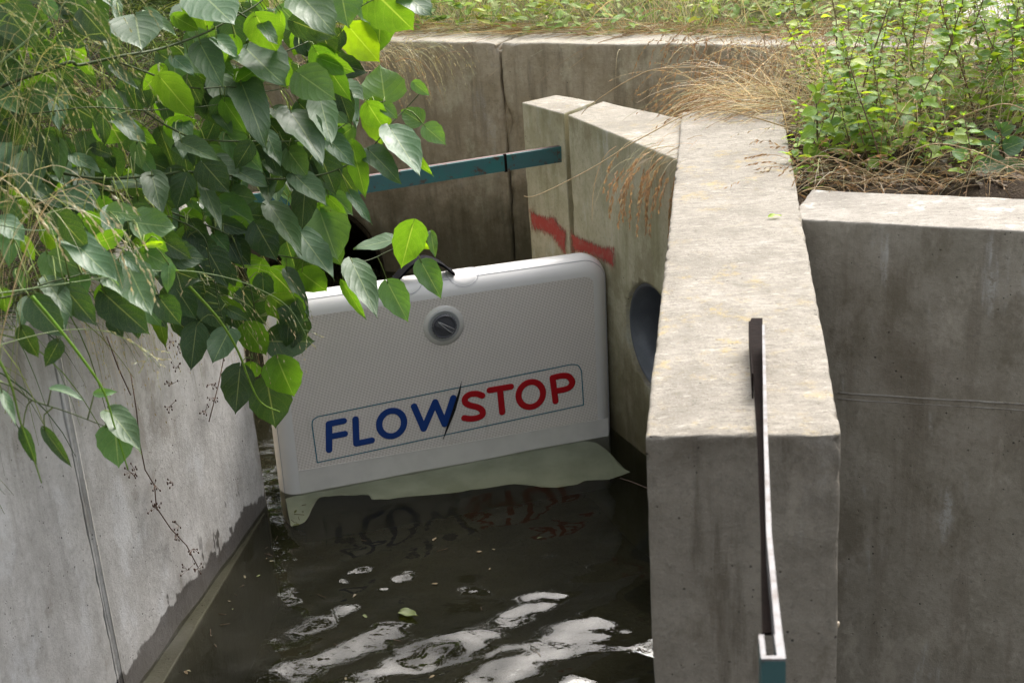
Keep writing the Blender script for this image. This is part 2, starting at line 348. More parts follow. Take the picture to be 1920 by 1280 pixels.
# ------------------------------------------------------------------ walls
def fbm(p, s, o=4): return noise.fractal(p * s, .9, 2.0, o)
def axis(L, r, step):
    a = [0, r * .25, r * .55, r]
    if L <= 2.4 * r: return [0, L * .25, L * .5, L * .75, L]
    n = max(1, int(round((L - 2 * r) / step)))
    return a[:-1] + [r + (L - 2 * r) * i / n for i in range(n + 1)] + [L - r * .55, L - r * .25, L]
def quadbox(mb, c00, c10, c11, c01, z0, z1, r=.012, step=.025, rough=.002, chip=1.0, seed=0, endchip=None, mi=0, coarse_z=None):
    """box over a 4-cornered footprint, its edges rounded and chipped by noise"""
    c00, c10, c11, c01 = [V((c[0], c[1], 0)) for c in (c00, c10, c11, c01)]
    L = ((c10 - c00).length + (c11 - c01).length) / 2; T = ((c01 - c00).length + (c11 - c10).length) / 2; H = z1 - z0
    xs, ys, zs = axis(L, r, step), axis(T, r, step), axis(H, r, coarse_z or step)
    idx = {}; vs = []; fs = []
    def vid(i, j, k):
        key = (i, j, k)
        if key in idx: return idx[key]
        p = V((xs[i], ys[j], zs[k]))
        b = (c00 * (1 - p.x / L) + c10 * (p.x / L)) * (1 - p.y / T) + (c01 * (1 - p.x / L) + c11 * (p.x / L)) * (p.y / T)
        w = V((b.x, b.y, z0 + p.z)); sp = w + V((seed, 0, 0))
        rr = r * (.28 + chip * (.25 + 2.0 * max(0, noise.noise(sp * 4.3) + .12)) * max(0, fbm(sp, 31, 5) * 1.2 + .08) + .4 * abs(noise.noise(sp * 95)))
        if endchip and ((p.x > L - .09 and endchip[0]) or (p.x < .09 and endchip[1])):
            rr = min(.075, rr + .07 * max(0, fbm(sp, 11, 5) + .1))
        rr = min(rr, min(L, T, H) * .3)
        q = V((min(max(p.x, rr), L - rr), min(max(p.y, rr), T - rr), min(max(p.z, rr), H - rr)))
        d = p - q
        if d.length > 1e-9: q = q + d.normalized() * min(rr, d.length)
        dd = rough * fbm(sp, 5)
        c = V((L / 2, T / 2, H / 2)); nn = V([(-1 if p[a] < 1e-6 else 1 if p[a] > (L, T, H)[a] - 1e-6 else 0) for a in range(3)])
        q = q + nn * dd
        b = (c00 * (1 - q.x / L) + c10 * (q.x / L)) * (1 - q.y / T) + (c01 * (1 - q.x / L) + c11 * (q.x / L)) * (q.y / T)
        vs.append(V((b.x, b.y, z0 + q.z))); idx[key] = len(vs) - 1
        return idx[key]
    nx, ny, nz = len(xs), len(ys), len(zs)
    for i in range(nx - 1):
        for k in range(nz - 1):
            fs.append((vid(i, 0, k), vid(i + 1, 0, k), vid(i + 1, 0, k + 1), vid(i, 0, k + 1)))
            fs.append((vid(i, ny - 1, k), vid(i, ny - 1, k + 1), vid(i + 1, ny - 1, k + 1), vid(i + 1, ny - 1, k)))
        for j in range(ny - 1):
            fs.append((vid(i, j, nz - 1), vid(i + 1, j, nz - 1), vid(i + 1, j + 1, nz - 1), vid(i, j + 1, nz - 1)))
            fs.append((vid(i, j, 0), vid(i, j + 1, 0), vid(i + 1, j + 1, 0), vid(i + 1, j, 0)))
    for j in range(ny - 1):
        for k in range(nz - 1):
            fs.append((vid(0, j, k), vid(0, j, k + 1), vid(0, j + 1, k + 1), vid(0, j + 1, k)))
            fs.append((vid(nx - 1, j, k), vid(nx - 1, j + 1, k), vid(nx - 1, j + 1, k + 1), vid(nx - 1, j, k + 1)))
    mb.add(vs, fs, mi=mi)
def boolean(o, cutter):
    md = o.modifiers.new('b', 'BOOLEAN'); md.operation = 'DIFFERENCE'; md.solver = 'EXACT'; md.object = cutter
    dg = bpy.context.evaluated_depsgraph_get(); dg.update()
    me = bpy.data.meshes.new_from_object(o.evaluated_get(dg)); o.modifiers.clear(); o.data = me
    bpy.data.objects.remove(cutter)
def cyl_cut(c, d, r, l):
    mb = MB(); d = V(d).normalized(); mb.tube([V(c) - d * l, V(c) + d * l], r, 48); return mb.build('cut', M['pipe'])
def xy(p): return V((p[0], p[1], 0))
BED = -.5; PIT = -1.6
def piermid(y): return .343 + .1631 * (y - 1.98)
# pier
FL, FR = V((.196, 2.002, 0)), V((.491, 1.958, 0)); PD = V((.161, .987, 0))
mb = MB(); quadbox(mb, FL, FR, FR + PD * 2.3, FL + PD * 2.3, PIT, 1.02, r=.013, step=.014, rough=.002, chip=1.6)
pier = mb.build('concrete_pier', M['pier'], smooth=True, loc=(FL.x, FL.y, BED))
tag(pier, 'free-standing concrete pier with yellow lichen on its pale flat top', 'concrete pier')
mb = MB(); quadbox(mb, FL + V((.02, .001, 0)) - PD * 3.2, FR - V((.02, 0, 0)) - PD * 3.2, FR - V((.02, -.01, 0)), FL + V((.02, .01, 0)), PIT, .22, r=.014, step=.08)
o = mb.build('weir_block', M['pier'], pier, loc=(FL.x, FL.y, BED)); o.location = (0, 0, 0)
# wing wall: two blocks either side of a vertical slot
SL, WA, WW = V((.224, 4.442, 0)), V((.500, 3.737, 0)), V((.088, 4.680, 0))
wd = (WA - SL).normalized(); w1 = (SL - WW).normalized()
WN = V((-wd.y, wd.x, 0));  WN = WN if WN.x < 0 else -WN      # faces the channel
mb = MB()
quadbox(mb, WW, SL - w1 * .022, V((.330, 4.62, 0)), V((.205, 4.76, 0)), BED, 1.0, r=.012, step=.022, seed=3)
wing = mb.build('wing_wall', M['wing'], loc=(SL.x, SL.y, BED))
tag(wing, 'greenish concrete side wall with a red painted arrow and a round drain hole', 'concrete wall')
mb = MB()
quadbox(mb, SL + wd * .004, WA, V((.72, 4.02, 0)), V((.352, 4.60, 0)), BED, 1.0, r=.013, step=.022, seed=5, endchip=(0, 0))
wb = mb.build('wall_block', M['wing'], wing, loc=(SL.x, SL.y, BED)); wb.location = (0, 0, 0)
PIPE_C = V((.417, 3.948, .415)); PIPE_R = .168
boolean(wb, cyl_cut(PIPE_C - wb.parent.location * 0, WN, PIPE_R + .004, .9)) if False else None
mb = MB(); mb.tube([PIPE_C - WN * .55, PIPE_C + WN * .2], PIPE_R + .003, 48)
bpy.context.view_layer.update()
boolean(wb, mb.build('cut', M['wing']))
# slot back filler (deep in the slot)
mb = MB(); quadbox(mb, SL - w1 * .03 - WN * .10, SL + wd * .02 - WN * .10, SL + wd * .02 - WN * .16, SL - w1 * .03 - WN * .16, BED, .985, step=.1)
o = mb.build('slot_back', M['wing'], wing, loc=(SL.x, SL.y, BED)); o.location = (0, 0, 0)
# drain pipe
mb = MB(); n = 48; vs = []; fs = []
ax = V((0, 0, 1)); bx_ = WN.cross(ax).normalized()
prof = [(-.012, PIPE_R), (-.012, PIPE_R - .010), (-.1, PIPE_R - .011), (-.5, PIPE_R - .012), (-.5, .0005)]
for (d, r) in prof:
    for j in range(n):
        an = 2 * pi * j / n; vs.append(PIPE_C + WN * d + (bx_ * cos(an) + ax * sin(an)) * r)
for i in range(len(prof) - 1):
    for j in range(n): fs.append((i * n + j, i * n + (j + 1) % n, (i + 1) * n + (j + 1) % n, (i + 1) * n + j))
mb.add(vs, fs)
o = mb.build('drain_pipe', M['pipe'], loc=PIPE_C); tag(o, 'dark grey plastic drain pipe mouth set in the wall beside the pier', 'pipe')
# painted arrow (one stroke on each block)
def wallpt(x, y, P0, N, off): return onplane(x, y, P0 + N * off, N)
def paint(polys, P0, N, name, parent):
    mb = MB()
    for up_, lo_ in polys:
        vs = []; m = len(up_); cols = []
        R2 = random.Random(3)
        for i in range(m):
            (x0, y0), (x1, y1) = up_[i], lo_[i]
            for k in range(7):
                f = k / 6; j = (R2.random() - .5) * 4 if k in (0, 6) else 0
                vs.append(wallpt(x0 + (x1 - x0) * f, y0 + (y1 - y0) * f + j, P0, N, .0035 + .0005 * (k % 2)))
        cols = [(0 if k in (0, 6) or i in (0, m - 1) else .4 if k in (1, 5) or i in (1, m - 2) else .8,) * 3 for i in range(m) for k in range(7)]
        o0 = len(mb.v); mb.add(vs, [(i * 7 + k, i * 7 + k + 1, i * 7 + k + 8, i * 7 + k + 7) for i in range(m - 1) for k in range(6)]); mb.c[o0:] = cols
    o = mb.build(name, M['spray'], parent, loc=parent.location); o.location = (0, 0, 0); return o
def dens(pts, n):
    out = []
    for i in range(len(pts) - 1):
        for k in range(n): f = k / n; out.append((pts[i][0] * (1 - f) + pts[i + 1][0] * f, pts[i][1] * (1 - f) + pts[i + 1][1] * f))
    return out + [pts[-1]]
w1n = V((-w1.y, w1.x, 0)); w1n = w1n if w1n.x < 0 else -w1n
paint([(dens([(990, 386), (1006, 396), (1026, 402), (1034, 396), (1050, 416), (1063, 424)], 5), dens([(996, 438), (1012, 438), (1026, 444), (1036, 452), (1048, 470), (1062, 490)], 5))], SL, w1n, 'painted_arrow', wing)
paint([(dens([(1066, 428), (1087, 441), (1130, 459), (1156, 458)], 5), dens([(1068, 478), (1100, 480), (1127, 491), (1155, 511)], 5))], SL, WN, 'painted_arrow', wing)
# headwall right of the pier
HA = V((.655, 3.131, 0)); hd = V((.911, -.413, 0)); hn = V((.413, .911, 0))
mb = MB(); quadbox(mb, HA, HA + hd * 2.4, HA + hd * 2.4 + hn * .25, HA + hn * .25, PIT, 1.008, r=.012, step=.024, seed=9, chip=1.1)
head = mb.build('headwall', M['head'], loc=(HA.x, HA.y, BED)); tag(head, 'dark damp concrete wall right of the pier with a horizontal board joint', 'concrete wall')
mb = MB(); HN = -hn
for (pa, pb, hh) in (((1571, 737), (1919, 757), .006), ((1571, 748), (1919, 769), .004)):
    A = onplane(*pa, HA, HN); B = onplane(*pb, HA, HN); B = A + (B - A) * 3
    mb.tube([A + (B - A) * i / 40 - HN * .0008 + V((0, 0, .002 * noise.noise(V((i * .7, hh * 900, 0))))) for i in range(41)], hh * .5, 5)
o = mb.build('board_joint', M['pier'], head, loc=head.location); o.location = (0, 0, 0)
# back wall: two blocks meeting in a spalled joint
B0, B1 = V((-.445, 6.016, 0)), V((1.31, 5.16, 0)); bd = (B1 - B0).normalized(); bn = V((-bd.y, bd.x, 0)); bn = bn if bn.y > 0 else -bn
BJ = xy(onplane(945, 200, B0, bn))
mb = MB(); quadbox(mb, B0 - bd * 1.9, BJ - bd * .004, BJ - bd * .004 + bn * .22, B0 - bd * 1.9 + bn * .22, BED, 1.02, r=.026, step=.03, seed=11, chip=1.0, endchip=(1, 0), rough=.006)
back = mb.build('retaining_wall', M['back'], loc=(BJ.x, BJ.y, BED)); tag(back, 'old stained concrete wall across the back with a cracked vertical joint', 'concrete wall')
mb = MB(); quadbox(mb, BJ + bd * .004, B1 + bd * 2.3, B1 + bd * 2.3 + bn * .22, BJ + bd * .004 + bn * .22, BED, 1.02, r=.026, step=.03, seed=13, chip=1.0, endchip=(0, 1), rough=.006)
o = mb.build('wall_block', M['back'], back, loc=back.location); o.location = (0, 0, 0)
mb = MB(); quadbox(mb, BJ - bd * .12 + bn * .03, BJ + bd * .12 + bn * .03, BJ + bd * .12 + bn * .12, BJ - bd * .12 + bn * .12, BED, .98, r=.01, step=.02, rough=.012)
o = mb.build('joint_core', M['back'], back, loc=back.location); o.location = (0, 0, 0)
CULV = onplane(612, 505, B0, bn); CR = .31
mb = MB(); mb.tube([CULV - bn * .3, CULV + bn * .6], CR + .003, 48); bpy.context.view_layer.update()
boolean(back, mb.build('cut', M['back']))
mb = MB(); vs = []; fs = []; bx_ = bn.cross(ax).normalized()
for (d, r) in [(.0, CR), (.0, CR - .02), (1.6, CR - .02), (1.6, .001)]:
    for j in range(n): an = 2 * pi * j / n; vs.append(CULV + bn * d + (bx_ * cos(an) + ax * sin(an)) * r)
for i in range(3):
    for j in range(n): fs.append((i * n + j, i * n + (j + 1) % n, (i + 1) * n + (j + 1) % n, (i + 1) * n + j))
mb.add(vs, fs); o = mb.build('culvert_pipe', M['mud'], loc=CULV); tag(o, 'black culvert mouth in the back wall under the green bar', 'culvert')
# left wall
LA, LB = atz(500, 945, 0), atz(260, 1280, 0); LA, LB = xy(LA), xy(LB); ld = (LB - LA).normalized(); ln = V((-ld.y, ld.x, 0)); ln = ln if ln.x > 0 else -ln
LJ = xy(onplane(160, 960, LA, ln))
jd = (LJ - LA).length
mb = MB(); quadbox(mb, LA - ld * .0, LJ - ld * .006, LJ - ld * .006 - ln * .2, LA - ln * .2, BED, 1.0, r=.01, step=.024, seed=17)
lwall = mb.build('channel_wall', M['left'], loc=(LJ.x, LJ.y, BED)); tag(lwall, 'pale grey channel wall under the hanging leaves, wet along its foot', 'concrete wall')
mb = MB(); quadbox(mb, LJ + ld * .006, LJ + ld * 2.2, LJ + ld * 2.2 - ln * .2, LJ + ld * .006 - ln * .2, BED, 1.0, r=.010, step=.024, seed=19)
o = mb.build('wall_block', M['left'], lwall, loc=lwall.location); o.location = (0, 0, 0)
mb = MB(); quadbox(mb, LJ - ld * .004 + ln * .001, LJ + ld * .004 + ln * .001, LJ + ld * .004 - ln * .1, LJ - ld * .004 - ln * .1, BED, .99, r=.002, step=.03)
mb.box(LJ - ld * .02 + V((0, 0, .25)), (.0025, .0025, .74)); 
o = mb.build('joint_strip', M['left'], lwall, loc=lwall.location); o.location = (0, 0, 0)
mb = MB(); quadbox(mb, LA + ld * .03 + ln * .004, LJ + ld * 2.0 + ln * .17, LJ + ld * 2.0 - ln * .05, LA + ld * .03 - ln * .05, BED, -.012, r=.012, step=.03, seed=23)
o = mb.build('footing', M['left'], lwall, loc=lwall.location); o.location = (0, 0, 0)
LC = LA - ld * .12; cd = V((-.36, .93, 0)); LD = LC + cd * 2.0
mb = MB(); quadbox(mb, LD, LA - ld * .004, LA - ld * .004 - ln * .2 , LD - ln * .2, BED, .985, r=.01, step=.05, seed=21)
o = mb.build('wall_block', M['head'], lwall, loc=lwall.location); o.location = (0, 0, 0)

# ------------------------------------------------------------------ ground sheets
def sheet(name, xs, ys, zf, mat, keep=None):
    mb = MB(); vs = [V((x, y, zf(x, y))) for y in ys for x in xs]; nx = len(xs); fs = []
    for j in range(len(ys) - 1):
        for i in range(nx - 1):
            if keep is None or keep((xs[i] + xs[i + 1]) / 2, (ys[j] + ys[j + 1]) / 2): fs.append((j * nx + i, j * nx + i + 1, (j + 1) * nx + i + 1, (j + 1) * nx + i))
    mb.add(vs, fs); o = mb.build(name, mat); tag(o, kind='structure'); return o
def lin(a, b, s): n = max(1, int(round((b - a) / s))); return [a + (b - a) * i / n for i in range(n + 1)]
sheet('channel_bed', lin(-60, -2, 8) + lin(-1.5, 1, .08) + lin(1.5, 60, 8), lin(-60, 0, 8) + lin(.5, 6.5, .08) + [8, 12], lambda x, y: (-.36 if x < piermid(y) or y > 4.3 else -1.45) + .03 * noise.noise(V((x * 3, y * 3, 0))), M['mud'])
def fieldz(x, y):
    dback = (V((x, y, 0)) - B0).dot(bn)
    return .99 + .03 * max(0, min(dback, 6)) + .04 * noise.noise(V((x * 1.3, y * 1.3, 2))) * min(1, max(0, dback) * .8) - .01
def bk(x, y): return (V((x, y, 0)) - B0).dot(bn)
def onpath(x, y): return bk(x, y) > .5 + .12 * noise.noise(V((x * 2, y * 2, 1))) and x > 1.78 + .16 * (y - 5) + .15 * noise.noise(V((x * 2, y * 2, 8)))
sheet('field', lin(-150, -8, 20) + lin(-6, 7, .2) + lin(9, 150, 20), lin(2.6, 12, .15) + lin(14, 30, 4) + lin(40, 220, 30), fieldz, M['field'], lambda x, y: bk(x, y) > .12)
def soilz(x, y):
    base = .965 + .035 * noise.noise(V((x * 5, y * 5, 0))) + .02 * noise.noise(V((x * 17, y * 17, 0)))
    dr = (V((x, y, 0)) - FR).dot(V((.987, -.161, 0)))
    low = max(0, min(1, (.12 - dr) / .5)) if y > 4.15 else 0
    dh = (V((x, y, 0)) - HA).dot(hn)
    return base - .75 * low - .04 * max(0, 1 - max(0, dh - .25) / .08)
def soilkeep(x, y):
    p = V((x, y, 0)); dr = (p - FR).dot(V((.987, -.161, 0)))
    return (p - HA).dot(hn) > .2 and bk(x, y) < .06 and ((dr > -.02) or (y > 4.1 and (p - WW).dot(-WN) > .14))
sheet('soil_bed', lin(.2, 3.6, .04), lin(1.6, 6, .04), soilz, M['soil'], soilkeep)
def bankco(p):   # distance left of the channel wall's top edge
    return -(p - LA).dot(ln)
def bankz(x, y):
    d = bankco(V((x, y, 0)))
    return 1.012 + .55 * max(0, d - .12) - .03 * max(0, d - .12) ** 2 + .05 * noise.noise(V((x * 2.2, y * 2.2, 5))) + .02 * noise.noise(V((x * 9, y * 9, 5)))
def bankkeep(x, y):
    p = V((x, y, 0)); return bankco(p) > .10 and bk(x, y) < .1 + 4 * 0 and (y < (LA - ld * 0).y or -(p - LA).dot(V((.93, .36, 0))) > .18)
sheet('bank', lin(-7, -.3, .07), lin(-1.5, 9.5, .07), bankz, M['bank'], lambda x, y: bankco(V((x, y, 0))) > .05 and (y < LA.y or -(V((x, y, 0)) - LA).dot(V((.93, .36, 0))) > .03))
sheet('path', lin(1.5, 14, .12), lin(4.4, 14, .12), lambda x, y: fieldz(x, y) + .015, M['path'], lambda x, y: onpath(x, y))
# water: fine grid where it shows
xs = lin(-4, -1.2, .7)[:-1] + lin(-1.2, .10, .012) + [.1 + k / 24 for k in range(1, 25)]
ys = lin(-1, 2.0, .6)[:-1] + lin(2.0, 4.3, .012) + lin(4.3, 6.6, .4)[1:]
def wz(x, y):
    cx_, cy_ = -.05, 1.55; r = math.hypot(x - cx_, (y - cy_))
    h = .0060 * sin(r * 17 + 1.6 * noise.noise(V((x * 1.7, y * 1.7, 0)))) * math.exp(-max(0, r - .8) * .9)
    h += .0035 * sin((x * .55 + y * .83) * 24 + 2.2 * noise.noise(V((x * 2.3, y * 2.3, 4))))
    h += .0028 * sin((-x * .6 + y * .8) * 37 + 2.5 * noise.noise(V((x * 2.9, y * 2.9, 9))))
    h += .0022 * noise.noise(V((x * 16, y * 26, 3)))
    d = max(0, min(1, (3.85 - y) / .9)); mk = max(.25, min(1.5, .9 + 1.3 * noise.noise(V((x * 2.6 + 3, y * 3.4, 6)))))
    h *= mk
    return h * (.24 + .95 * d) if 1.9 < y < 4.4 and -1.25 < x < .55 else 0
mb = MB(); nx, ny = len(xs), len(ys)
def wx(x, y): return x if x <= .1 else .1 + (x - .1) * (piermid(y) - .1)
vs = [V((wx(x, y), y, wz(wx(x, y), y))) for y in ys for x in xs] + [V((xs[0], ys[0], -.9)), V((wx(xs[-1], ys[0]), ys[0], -.9)), V((wx(xs[-1], ys[-1]), ys[-1], -.9)), V((xs[0], ys[-1], -.9))]
fs = [(j * nx + i, j * nx + i + 1, (j + 1) * nx + i + 1, (j + 1) * nx + i) for j in range(ny - 1) for i in range(nx - 1)]
q = nx * ny
fs += [(q + 3, q + 2, q + 1, q), (q, q + 1) + tuple(range(nx - 1, -1, -1)), (q + 2, q + 3) + tuple((ny - 1) * nx + i for i in range(nx)),
       (q + 1, q + 2) + tuple(j * nx + nx - 1 for j in range(ny - 1, -1, -1)), (q + 3, q) + tuple(j * nx for j in range(ny))]
mb.add(vs, fs); water = mb.build('water', M['water']); tag(water, kind='structure')

# ------------------------------------------------------------------ inflatable barrier
PL, PR = atz(535, 930, 0), atz(1155, 813, 0)
eu = (PR - PL).normalized(); en = V((eu.y, -eu.x, 0)); en = en if en.y < 0 else -en
eu = (eu + V((0, 0, -.016))).normalized(); ev = eu.cross(en); ev = ev if ev.z > 0 else -ev
O = PL.copy()
def puv(x, y):
    p = onplane(x, y, O, en) - O; return p.dot(eu), p.dot(ev)
uL = (puv(505, 800)[0] + puv(540, 960)[0]) / 2 + .0; uR = (puv(1157, 800)[0] + puv(1143, 570)[0]) / 2
vT = (puv(1090, 468)[1] + puv(578, 553)[1]) / 2 - .02; vB = -.16
Mx = Matrix(((eu.x, -en.x, ev.x, O.x), (eu.y, -en.y, ev.y, O.y), (eu.z, -en.z, ev.z, O.z), (0, 0, 0, 1)))   # local: x along, y away from viewer, z up
print('panel', uL, uR, vT, Mx.determinant())
bar = empty('inflatable_barrier', O, 'white inflatable flood barrier lettered FLOWSTOP, standing in the water', 'flood barrier', mat=Mx)
TH, RR, RC = .12, .058, .085
def loop(off, seg=14):
    """rounded rectangle, RC corners, shrunk by RR - off; returns points and outward normals"""
    out = []; a0, a1, b0, b1 = uL + RC, uR - RC, vB + RC, vT - RC; rc = RC - RR
    for (cx_, cz_, s) in ((a1, b1, 0), (a0, b1, 90), (a0, b0, 180), (a1, b0, 270)):
        for k in range(seg + 1):
            an = radians(s + 90 * k / seg); out.append((V((cx_ + rc * cos(an), 0, cz_ + rc * sin(an))), V((cos(an), 0, sin(an)))))
    # subdivide the straight sides
    res = []
    for i, (p, nn) in enumerate(out):
        res.append((p, nn)); p2, n2 = out[(i + 1) % len(out)]
        if (p2 - p).length > .1:
            for k in range(1, 12): res.append((p.lerp(p2, k / 12), nn))
    return res
lp = loop(0); nl = len(lp); ym = TH / 2
def edgept(p, nn, th, off=0):   # th 0 = front tangent, 180 = back tangent
    a = radians(th); return p + V((0, ym, 0)) + nn * ((RR + off) * sin(a)) + V((0, -(ym + off) * cos(a), 0))
ths = [0, 12, 24, 36, 48, 60, 75, 90, 105, 120, 135, 150, 165, 180]
mb = MB(); vs = [edgept(p, nn, th) for th in ths for (p, nn) in lp]
fs = [(i * nl + j, i * nl + (j + 1) % nl, (i + 1) * nl + (j + 1) % nl, (i + 1) * nl + j) for i in range(len(ths) - 1) for j in range(nl)]
mb.add(vs, fs, mi=1)
c0 = len(vs)
mb.add([edgept(p, nn, 0) for (p, nn) in lp] + [edgept(p, nn, 180) for (p, nn) in lp], [tuple(range(nl - 1, -1, -1)), tuple(nl + j for j in range(nl))], mi=0)
mb.build('body', [M['weave'], M['pvc']], bar)
def rim(th, off, r, name, mat):
    mb = MB(); pts = [edgept(p, nn, th, off) for (p, nn) in lp]; mb.tube(pts + [pts[0]], r, 6); return mb.build(name, mat, bar)
rim(52, .0003, .0011, 'seam', M['seam'])
# bottom tape
hl = [puv(560, 890), puv(1140, 776)]
mb = MB(); x0, x1 = hl[0][0], hl[1][0]; zt = (hl[0][1] + hl[1][1]) / 2
for (a, b, c_, d) in ((x0, x1, -.17, zt),):
    mb.add([V((a, -.0012, c_)), V((b, -.0012, c_)), V((b, -.0012, d)), V((a, -.0012, d)), V((a, .001, c_)), V((b, .001, c_)), V((b, .001, d)), V((a, .001, d))], [(0, 1, 2, 3), (3, 2, 6, 7), (0, 3, 7, 4), (1, 5, 6, 2)])
mb.tube([V((x0, -.0012, zt)), V((x1, -.0012, zt))], .0011, 5)
mb.build('hem_tape', M['pvc_hem'], bar, smooth=False)
# lettering, measured as strokes on the face
def K(X, Y): u, v = puv(480 + X / 2.526, 420 + Y / 2.526); return V((u, -.0012, v))
def strokes(name, mat, polys, r=.0102):
    mb = MB()
    for pl in polys:
        for i in range(len(pl) - 1): mb.tube([K(*pl[i]), K(*pl[i + 1])], r, 12, round_end=True, squash=(V((0, 1, 0)), .030 + .006 * (i % 3)))
    return mb.build(name, mat, bar)
def ell(cx_, cy_, rx, ry): return [(cx_ + rx * cos(a), cy_ + ry * sin(a) - .10 * rx * cos(a)) for a in [2 * pi * k / 40 for k in range(41)]]
def arc_sm(pts, n=5):
    out = []
    for i in range(len(pts) - 1):
        p0 = pts[max(i - 1, 0)]; p1 = pts[i]; p2 = pts[i + 1]; p3 = pts[min(i + 2, len(pts) - 1)]
        for k in range(n):
            t_ = k / n
            out.append(tuple(.5 * (2 * p1[a] + (p2[a] - p0[a]) * t_ + (2 * p0[a] - 5 * p1[a] + 4 * p2[a] - p3[a]) * t_ ** 2 + (3 * p1[a] - p0[a] - 3 * p2[a] + p3[a]) * t_ ** 3) for a in (0, 1)))
    return out + [pts[-1]]
strokes('letters', M['blue'], [[(345, 945), (346, 1068)], [(345, 945), (415, 931)], [(347, 1006), (420, 992)],
        [(471, 923), (475, 1038)], [(475, 1038), (548, 1023)], ell(642, 943, 59, 60), [(748, 862), (794, 968), (848, 842), (893, 946), (934, 822)]])
strokes('letters', M['red'], [arc_sm([(1071, 812), (1046, 803), (1012, 806), (990, 824), (992, 845), (1014, 858), (1048, 866), (1070, 881), (1072, 902), (1050, 916), (1015, 921), (986, 917)]),
        [(1106, 786), (1207, 769)], [(1155, 780), (1166, 890)], ell(1301, 806, 58, 59), arc_sm([(1404, 727), (1450, 717), (1480, 722), (1497, 744), (1489, 768), (1462, 782), (1413, 790)]), [(1404, 727), (1418, 838)]])
bp = [(290, 1128), (265, 950)] + arc_sm([(265, 950), (270, 927), (292, 911)]) + [(292, 911), (1490, 664)] + arc_sm([(1490, 664), (1524, 668), (1541, 695)]) + [(1541, 695), (1551, 855), (290, 1128)]
strokes('logo_border', M['teal'], [bp], .0016)
mb = MB(); A = [(973, 740), (956, 800), (930, 880), (905, 950), (884, 1019)]; B = [(973, 741), (966, 800), (944, 880), (916, 950), (885, 1019)]
vs = [K(*p) + V((0, -.0018, 0)) for p in A] + [K(*p) + V((0, -.0018, 0)) for p in B]; mb.add(vs, [(i, i + 5, i + 6, i + 1) for i in range(4)])
mb.add([v + V((0, .0019, 0)) for v in vs] + vs, [(10 + i, 10 + i + 1, i + 1, i) for i in range(4)] + [(5 + i, 5 + i + 1, 15 + i + 1, 15 + i) for i in range(4)])
mb.build('slash', M['ink'], bar, smooth=False)
# valve
vu, vv_ = puv(832, 610)
def disc(mb, c, prof, n=40, mi=0):
    vs = []; fs = []
    for (r, y) in prof:
        for j in range(n): an = 2 * pi * j / n; vs.append(V((c[0] + r * cos(an), y, c[1] + r * sin(an))))
    for i in range(len(prof) - 1):
        for j in range(n): fs.append((i * n + j, i * n + (j + 1) % n, (i + 1) * n + (j + 1) % n, (i + 1) * n + j))
    fs.append(tuple((len(prof) - 1) * n + j for j in range(n))); mb.add(vs, fs, mi=mi)
mb = MB(); disc(mb, (vu, vv_), [(.064, .001), (.0635, -.0012), (.045, -.0018), (.001, -.0018)]); valve = mb.build('valve', M['clear'], bar)
mb = MB(); disc(mb, (vu, vv_), [(.050, -.001), (.049, -.004), (.046, -.005), (.043, -.003), (.040, -.003)]); mb.build('valve_ring', M['ring'], valve)
mb = MB(); disc(mb, (vu, vv_), [(.0375, -.002), (.0375, -.012), (.0355, -.0145), (.032, -.0135), (.0305, -.009), (.001, -.009)])
for k in range(24):
    an = 2 * pi * k / 24; mb.box((vu + .0375 * cos(an), -.007, vv_ + .0375 * sin(an)), (.0012, .005, .0012))
Mr = Matrix.Rotation(radians(32), 3, 'Y')
mb.box((vu, -.013, vv_), (.031, .007, .0075), Mr)
mb.build('valve_cap', M['cap'], valve, smooth=False)
mb = MB()
q = [(-.028, .0066), (.0, .0066), (.029, .0066), (.029, -.0062), (.022, -.0062), (-.026, .0050)]
mb.tube([V((vu, -.0205, vv_)) + Mr @ V((a, 0, b)) for a, b in q], .0011, 6); mb.build('cap_rib', M['ring'], valve)
# handle: two round patches on the top bend and an arched strap
def toppt(u, th, off=0): return edgept(V((u, 0, vT - RR)), V((0, 0, 1)), th, off)
for (X, Y) in ((889, 508), (783, 530)):
    uc = puv(X, Y)[0] - .028; mb = MB(); vs = []; nr, na = 7, 28
    for i in range(nr + 1):
        for j in range(na):
            r = .050 * i / nr; a = 2 * pi * j / na
            vs.append(toppt(uc + r * cos(a), 72 + math.degrees(r * sin(a) / RR), .0016 if i < nr else -.0004))
    mb.add(vs, [(i * na + j, i * na + (j + 1) % na, (i + 1) * na + (j + 1) % na, (i + 1) * na + j) for i in range(nr) for j in range(na)])
    mb.build('handle_patch', M['pvc'], bar)
    mb = MB(); rr_ = [toppt(uc + .050 * cos(2 * pi * j / na), 72 + math.degrees(.050 * sin(2 * pi * j / na) / RR), .0012) for j in range(na + 1)]
    mb.tube(rr_, .0008, 5); mb.build('patch_edge', M['seam'], bar)
ua, ub = puv(763, 522)[0] - .03, puv(874, 506)[0] - .03
mb = MB(); vs = []
prof = [(0, .003), (.03, .006), (.12, .022), (.3, .048), (.5, .056), (.66, .050), (.82, .032), (.95, .008), (1, .003)]
for (f, h) in arc_sm(prof, 4):
    c = toppt(ua + (ub - ua) * f, 78, 0); c = c + V((0, 0, h))
    for (dy, dz) in ((-.027, -.0045), (.027, -.0045), (.027, .0045), (-.027, .0045)): vs.append(c + V((0, dy, dz)))
m = len(vs) // 4
fs = [(i * 4 + k, i * 4 + (k + 1) % 4, i * 4 + 4 + (k + 1) % 4, i * 4 + 4 + k) for i in range(m - 1) for k in range(4)] + [(3, 2, 1, 0), tuple(m * 4 - 4 + k for k in range(4))]
mb.add(vs, fs); mb.build('handle', M['black'], bar, smooth=False)
